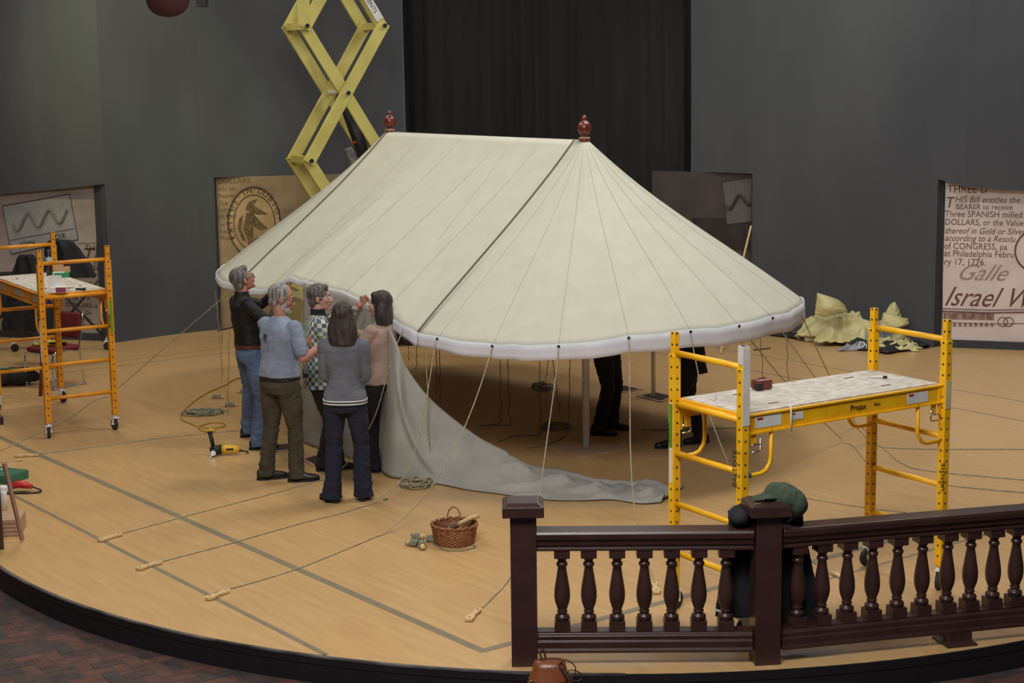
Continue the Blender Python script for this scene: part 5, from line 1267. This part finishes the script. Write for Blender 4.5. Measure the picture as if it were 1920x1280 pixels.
b.loft([ring(V((x, y, z)), .01, w_, V((.3, 0, 1)).normalized(), V((0, 1, 0)), 14) for x, y, z, w_ in ((.0, -.01, .03, .085), (-.06, -.015, .028, .085), (-.11, -.02, .014, .07), (-.145, -.02, .002, .04))])
me_ = remesh(b, .007, 4, lambda c: .007*mnoise.noise(V(c)*22)); put(me_, 'cap_body', mat('olive_green_cloth', rgb(66, 78, 62), .95, rgb(54, 65, 52), 12, 3, bump=.3, bscale=70), t)

# ------------------------------------------------------------------ pile of tarpaulins and banners
M_tarp = mat('cream_vinyl', rgb(208, 200, 148), .55, rgb(186, 176, 122), 3, 3)
M_tarpg = mat('grey_vinyl', rgb(150, 152, 162), .5)
M_tarpk = mat('black_vinyl', rgb(34, 33, 35), .6)
def sheet(label, name, mt, px, Y, zb, amp, seed, cat='tarpaulin', thick=.012, freq=5.0, rough=1.0):
    # crumpled sheet filling an outline on the floor, heaped towards its middle
    P = [F(x, y) for x, y in px]; c = sum(P, V())/len(P); 
    N_ = 56; M_ = 16; rows = []
    per = catmull(P+[P[0]], 5)[:-1]; n = len(per)
    for j in range(M_+1):
        f_ = j/M_; row = []
        for i in range(n+1):
            q = c.lerp(per[i % n], f_); h = zb*(1-f_**2.2)
            nz = abs(mnoise.noise(V((q.x*freq, q.y*freq*.7, seed))))*amp*2.0+abs(mnoise.noise(V((q.x*freq*2.3+9, q.y*freq*2, seed))))*amp*.8
            row.append(V((q.x+.06*mnoise.noise(V((q.x*4, q.y*4, seed+5))), q.y+.05*mnoise.noise(V((q.x*4, q.y*4, seed+8))), Y+h+nz*(1-.6*f_**3))))
        rows.append(row)
    b = MB(); b.grid(rows); o = b.build(name, mt, smooth=True, solid=thick); return tag(o, label, cat)
sheet('black banner spread at the bottom left of the tarpaulin pile', 'folded_banner', M_tarpk, ((1434, 629), (1500, 622), (1560, 626), (1640, 634), (1700, 640), (1715, 646), (1668, 664), (1640, 660), (1592, 655), (1568, 642), (1500, 637)), .01, .05, .05, 3, 'banner')
sheet('black banner under the right end of the tarpaulin pile', 'folded_banner', M_tarpk, ((1600, 649), (1660, 645), (1735, 649), (1738, 655), (1720, 655), (1660, 664)), .02, .05, .05, 7, 'banner')
def ridge(p, f_, sd, dx=1.0, dy=1.0):
    return 1-min(1, abs(mnoise.noise(V((p.x*f_*dx, p.y*f_*dy, sd))))*3.2)
def crumple(label, name, mt, c, rx, ry, H, seed, yaw=0, cat='tarpaulin', base=0.0, amp=.09, f_=2.6, lob=.28, tilt=0):
    rows = []; NA, NR = 150, 34; cy_, sy_ = math.cos(yaw), math.sin(yaw)
    for j in range(NR+1):
        r_ = j/NR; row = []
        for i in range(NA+1):
            q = 2*PI*(i % NA)/NA; R_ = 1+lob*mnoise.noise(V((math.cos(q)*2.2, math.sin(q)*2.2, seed)))*2
            x, y = rx*r_*R_*math.cos(q), ry*r_*R_*math.sin(q); X = c.x+x*cy_-y*sy_; Y = c.y+x*sy_+y*cy_; p = V((X, Y, 0))
            w1 = ridge(p+V((.12*mnoise.noise(p*3), 0, 0)), f_, seed, 1, 2.0)**1.5; w2 = ridge(p, f_*2.4, seed+7, 1.6, 1)**2
            z = base+(H-base)*(1-r_**2.4)*(.55+.45*w1)+amp*(.6*w1+.35*w2)*(1-.35*r_)+tilt*x
            X += .05*mnoise.noise(V((X*5, Y*5, seed+3)))*r_; Y += .05*mnoise.noise(V((X*5, Y*5, seed+6)))*r_
            row.append(V((X, Y, max(.010+base*.3, z))))
        rows.append(row)
    b = MB(); b.grid(rows); return tag(b.build(name, mt, smooth=True, solid=.009), label, cat)
wp = lambda x, y, Y: at(x, y, Y)
gp = lambda x, y: F(x, y)
crumple('broad cream tarpaulin mound in the middle of the pile', 'crumpled_tarpaulin', M_tarp, gp(1600, 640), .62, .42, .34, 1, .05, base=.05)
crumple('cream tarpaulin bunch beside the tent edge at the left of the pile', 'crumpled_tarpaulin', M_tarp, gp(1532, 633), .30, .26, .26, 5, .4, f_=5)
crumple('cream tarpaulin fold sloping down the right of the pile', 'crumpled_tarpaulin', M_tarp, gp(1672, 642), .42, .32, .26, 8, -.15, base=.05)
crumple('grey lining of the tarpaulin exposed at the pile centre', 'tarpaulin_lining', M_tarpg, gp(1652, 647), .30, .22, .25, 15, .2, f_=4)
crumple('cream tarpaulin flap hanging over the black banner at the front', 'crumpled_tarpaulin', M_tarp, gp(1672, 655), .36, .22, .10, 18, -.1, f_=4)
crumple('grey and white strip of tarpaulin at the pile front', 'tarpaulin_lining', M_tarpg, gp(1605, 655), .26, .11, .07, 21, .35, f_=4, amp=.04)
crumple('dark green crumpled patch of cloth in the tarpaulin pile', 'green_cloth', mat('dark_green_cloth', rgb(56, 92, 62), .7), gp(1585, 643), .13, .10, .17, 25, 0, 'cloth')
def flap(label, Y, base_px, top_px, bulge, seed):
    P = [at(*q, Y) for q in base_px]; Q = [at(*q, Y+.1) for q in top_px]; P = catmull(P, 6); Q = catmull(Q, 6); n = min(len(P), len(Q)); rows = []
    for j in range(15):
        v = j/14; row = []
        for i in range(n):
            u = i/(n-1); p = P[i].lerp(Q[i], v); p += V((0, -bulge*math.sin(PI*u)*(.4+.6*math.sin(PI*v))+.03*mnoise.noise(V((u*4, v*4, seed))), 0)); row.append(p)
        rows.append(row)
    b = MB(); b.grid(rows); return tag(b.build('tarpaulin_flap', M_tarp, smooth=True, solid=.009), label, 'tarpaulin')
flap('cream tarpaulin roll standing up at the top left of the pile', 21.95, ((1528, 588), (1545, 592), (1565, 588), (1590, 584)), ((1532, 549), (1545, 552), (1568, 560), (1584, 572)), .16, 3)
flap('pale tarpaulin corner jutting up at the top right of the pile', 21.9, ((1655, 596), (1668, 600), (1680, 598), (1690, 592)), ((1668, 572), (1674, 566), (1678, 567), (1686, 580)), .10, 9)
flap('cream tarpaulin edge lying along the right top of the pile', 21.7, ((1650, 612), (1670, 616), (1690, 612), (1704, 606)), ((1656, 586), (1672, 588), (1690, 594), (1702, 597)), .12, 14)
bn = [o for o in COL.objects if o.name.startswith('folded_banner')]
for st, px, sz, o in (('Dino', (1606, 654), .13, bn[1]), ('PHIL', (1507, 616), .12, bn[0]), ('Ming', (1530, 630), .10, bn[0])):
    p = F(*px, .10); text(st, sz, p, (1, .1, 0), (0, .5, 1), M_white, None, name='banner_lettering', shear=.3, lift=.03)
    q = [o2 for o2 in COL.objects if o2.name.startswith('banner_lettering')][-1]; q.parent = o; q.matrix_parent_inverse = root_matrix(o).inverted()
b = MB(); b.tube([at(1397, 470, 22.6), at(1408, 424, 22.9)]+[], .014, 8); 
bb = at(1397, 470, 22.6); tt = at(1408, 424, 22.9); d = (tt-bb).normalized(); k_ = bb.z/d.z; b = MB(); b.tube([bb-d*k_+V((0, 0, .01)), tt], .014, 8); tag(b.build('bamboo_stick', M_wood), 'thin pale stick leaning against the dark landscape panel', 'stick')

# ------------------------------------------------------------------ left side: chair, rolling table, coats, bag, floor clutter
c = F(104, 722); t = thing('sled_chair', 'dark red padded chair with chrome sled frame beside the left scaffold', 'chair', (c.x, c.y, 0), 2.55)
M_maroon = mat('maroon_fabric', rgb(112, 34, 40), .85, bump=.15)
b = MB(); b.box((0, 0, .45), (.46, .44, .06)); b.build('seat', M_maroon, t, bevel=.025)
b = MB(); b.box((0, -.235, .70), (.44, .045, .30), Matrix.Rotation(.16, 3, 'X')); b.build('backrest', M_maroon, t, bevel=.02)
for sx in (-1, 1):
    b = MB(); b.tube(catmull([(sx*.235, -.27, .86), (sx*.235, -.22, .60), (sx*.235, -.19, .42), (sx*.24, -.235, .05), (sx*.24, -.215, .012), (sx*.24, .20, .012), (sx*.24, .225, .05), (sx*.235, .20, .42), (sx*.235, -.16, .42)], 5), .011, 8); b.build('sled_leg', M_chrome, t, smooth=True)
b = MB(); b.tube([(-.235, .20, .415), (.235, .20, .415)], .010, 8); b.build('front_rail', M_chrome, t)
sp = root_matrix(t) @ V((0, .05, .485)); t = thing('staple_gun', 'yellow and black stapler lying on the dark red chair seat', 'tool', tuple(sp), .1)
b = MB(); b.box((.0, 0, .03), (.24, .08, .055)); b.box((-.14, 0, .02), (.08, .06, .03)); b.build('tool_body', mat('lemon_plastic', rgb(226, 206, 40), .45), t, bevel=.008)
b = MB(); b.box((.05, -.041, .032), (.10, .004, .026)); b.box((.15, 0, .02), (.08, .05, .03)); b.build('black_grip', M_blk, t, bevel=.003)
# folded rolling table
c = F(95, 652); t = thing('folding_table', 'black folded rolling table frame on casters behind the left scaffold', 'table', (c.x, c.y-.25, 0), .05)
M_fr = mat('black_frame', rgb(32, 32, 34), .5)
for x0, x1, y in ((-.85, -.15, 0), (-.15, -.85, .06), (.1, .80, 0), (.75, .05, .06)):
    b = MB(); b.tube([(x0, y, .95), (x1, y, .16)], .018, 8); b.build('leg_brace', M_fr, t, smooth=True)
b = MB(); b.box((-.55, .1, .75), (.75, .06, .62)); b.build('folded_top', M_fr, t, bevel=.02)
for x in (-.85, -.42, -.15, .05, .80):
    b = MB(); b.tube([(x, .02, .12), (x, .02, .18)], .012, 8); b.box((x, .02, .085), (.05, .05, .07)); cc_ = b.build('caster', M_steel, t)
    b = MB(); b.lathe([(.03, -.014), (.052, -.014), (.052, .014), (.03, .014)], 18, (x+.02, -.01, .054), Matrix.Rotation(PI/2, 3, 'X')); b.build('caster_wheel', M_rub, cc_)
def coat(label, cpx, Y, w_, h_, seed, sh=0):
    p = at(*cpx, Y); t = thing('black_garment', label, 'garment', (p.x, p.y, p.z-h_))
    b = MB(); rings = []
    for j in range(12):
        f_ = j/11; a = w_*(.30+.70*f_**.55)*(1 if f_ < .85 else 1-.5*(f_-.85)); rings.append([V((sh*f_+(a+.03*math.sin(q*5+seed+3*f_))*math.cos(q), .08*(1+.3*math.sin(q*6+seed))*math.sin(q), h_*(1-f_))) for q in np.linspace(0, 2*PI, 30, endpoint=False)])
    b.loft(rings); me_ = remesh(b, .014, 3, lambda c: .02*mnoise.noise(V((c[0]*9+seed, c[1]*9, c[2]*6)))); put(me_, 'garment_cloth', M_coat, t); return t
coat('black coat draped over the folded table, left one under the card', (48, 478), 21.2, .26, .66, 1)
coat('black coat draped in a pointed heap, upper right above the scaffold deck', (112, 449), 21.2, .33, .48, 4, .12)
coat('black coat bulk hanging low under the left scaffold deck', (62, 556), 21.0, .42, .42, 9)
p = F(76, 742); t = thing('red_pole', 'thin red wooden pole standing behind the left scaffold chair', 'pole', (p.x, p.y, 0))
tp = at(84, 548, p.y+.1); b = MB(); b.tube([(0, 0, 0), (tp.x-p.x, tp.y-p.y, tp.z)], [.022, .028], 10); b.build('pole_shaft', mat('red_brown_paint', rgb(118, 52, 34), .5), t, smooth=True)
c = F(30, 722); t = thing('duffel_bag', 'black duffel bag on the floor left of the chair', 'bag', (c.x, c.y, 0))
b = MB(); b.ell((0, 0, .11), (.30, .16, .11)); b.ell((-.2, 0, .09), (.2, .15, .09)); put(remesh(b, .012, 3, lambda c: .02*mnoise.noise(V(c)*8)), 'bag_body', M_coat, t)
b = MB(); b.tube(catmull([(-.25, -.05, .18), (-.12, -.1, .22), (.0, -.09, .215), (.1, -.05, .20)], 6), .008, 6); b.build('green_strap', mat('green_strap', rgb(60, 130, 90), .7), t, smooth=True)

# clutter by the left post
c = F(26, 897); t = thing('green_case', 'flat green hard case on the floor at the left edge', 'case', (c.x-.15, c.y, 0), -.45)
b = MB(); b.box((0, 0, .04), (.50, .28, .08)); b.build('case_shell', mat('green_plastic', rgb(50, 104, 78), .5), t, bevel=.008)
b = MB(); b.box((.10, -.142, .045), (.05, .006, .03)); b.build('case_latch', M_blk, t); b = MB(); b.ell((.02, .02, .086), (.03, .02, .01)); b.build('shiny_fitting', M_chrome, t, smooth=True)
c = F(20, 866); b = MB(); b.box((c.x, c.y, .008), (.22, .03, .015), Matrix.Rotation(.2, 3, 'Z')); tag(b.build('wood_offcut', M_ply), 'short thin strip of pale wood above the green case', 'wood')
c = F(34, 921); t = thing('circular_saw', 'red-handled tool with looped black cord on the left floor', 'tool', (c.x, c.y, 0), .0)
b = MB(); b.tube([(-.06, 0, .05), (.0, 0, .065), (.07, 0, .06), (.13, 0, .04)], [.030, .034, .034, .018], 12); b.build('red_handle', mat('bright_red_plastic', rgb(196, 44, 40), .4), t, smooth=True)
b = MB(); b.box((-.12, -.01, .03), (.14, .08, .05)); b.build('grey_base', M_steel, t, bevel=.01)
b = MB(); b.tube(catmull([(.13, 0, .04), (.20, .0, .012), (.21, -.07, .01), (.13, -.10, .01), (.0, -.10, .01), (-.1, -.12, .01)], 6), .008, 6); b.tube(catmull([(-.05, -.06, .01), (.06, -.05, .01), (.12, -.06, .01), (.08, -.085, .01), (-.06, -.09, .01)], 6), .007, 6); b.build('black_cord', M_blk, t, smooth=True)
c = F(18, 998)
for i in range(4):
    t = MB(); t.box((c.x-.12, c.y+.02, .018+.034*i), (.44+.0*i, .30, .028), Matrix.Rotation(.12+.03*math.sin(i*2), 3, 'Z'))
    tag(t.build('plywood_board', mat('pinkish_plywood', rgb(196, 160, 132), .7, rgb(176, 140, 112), 4, 5, (1, 5, 1))), ['bottom', 'second lowest', 'second highest', 'topmost'][i]+' plywood board of the small stack beside the left post', 'board', 'plywood boards stacked by the left post')
p = F(42, 1014); q = at(8, 868, p.y-.10); b = MB(); b.bar(p+V((0, 0, .012)), q, .026, .026); tag(b.build('wooden_batten', mat('grey_brown_wood', rgb(150, 118, 100), .7)), 'slim wooden batten leaning on the left edge post', 'batten')
c = F(9, 960); b = MB(); b.lathe([(.03, 0), (.03, .16), (.025, .165)], 16, (c.x-.02, c.y+.05, 0)); tag(b.build('white_tube', M_white, smooth=True), 'white tube standing between the left post and the batten', 'tube')

# ------------------------------------------------------------------ shared groups of repeated things
GR = {'guy_rope': 'guy ropes running from the tent eave', 'hanging_rope': 'ropes hanging down from the tent eave', 'wrapped_toggle': 'cord-wrapped toggles beside the basket', 'cord_bundle': 'cord-wound slides on the left floor',
      'newel_post': 'newel posts of the balustrade', 'railing': 'balustrade runs at the front', 'rolling_scaffold': 'rolling scaffolds', 'floor_pocket': 'open floor pockets', 'black_garment': 'black coats on the folded table',
      'crumpled_tarpaulin': 'tarpaulins in the pile by the wall', 'tarpaulin_flap': 'tarpaulins in the pile by the wall', 'tarpaulin_lining': 'tarpaulins in the pile by the wall', 'folded_banner': 'black banners under the tarpaulin pile', 'rope_coil': 'rope coils on the floor', 'printed_panel': 'printed wall panels'}
for o in COL.objects:
    if o.parent is None and o.name.split('.')[0] in GR: o['group'] = GR[o.name.split('.')[0]]
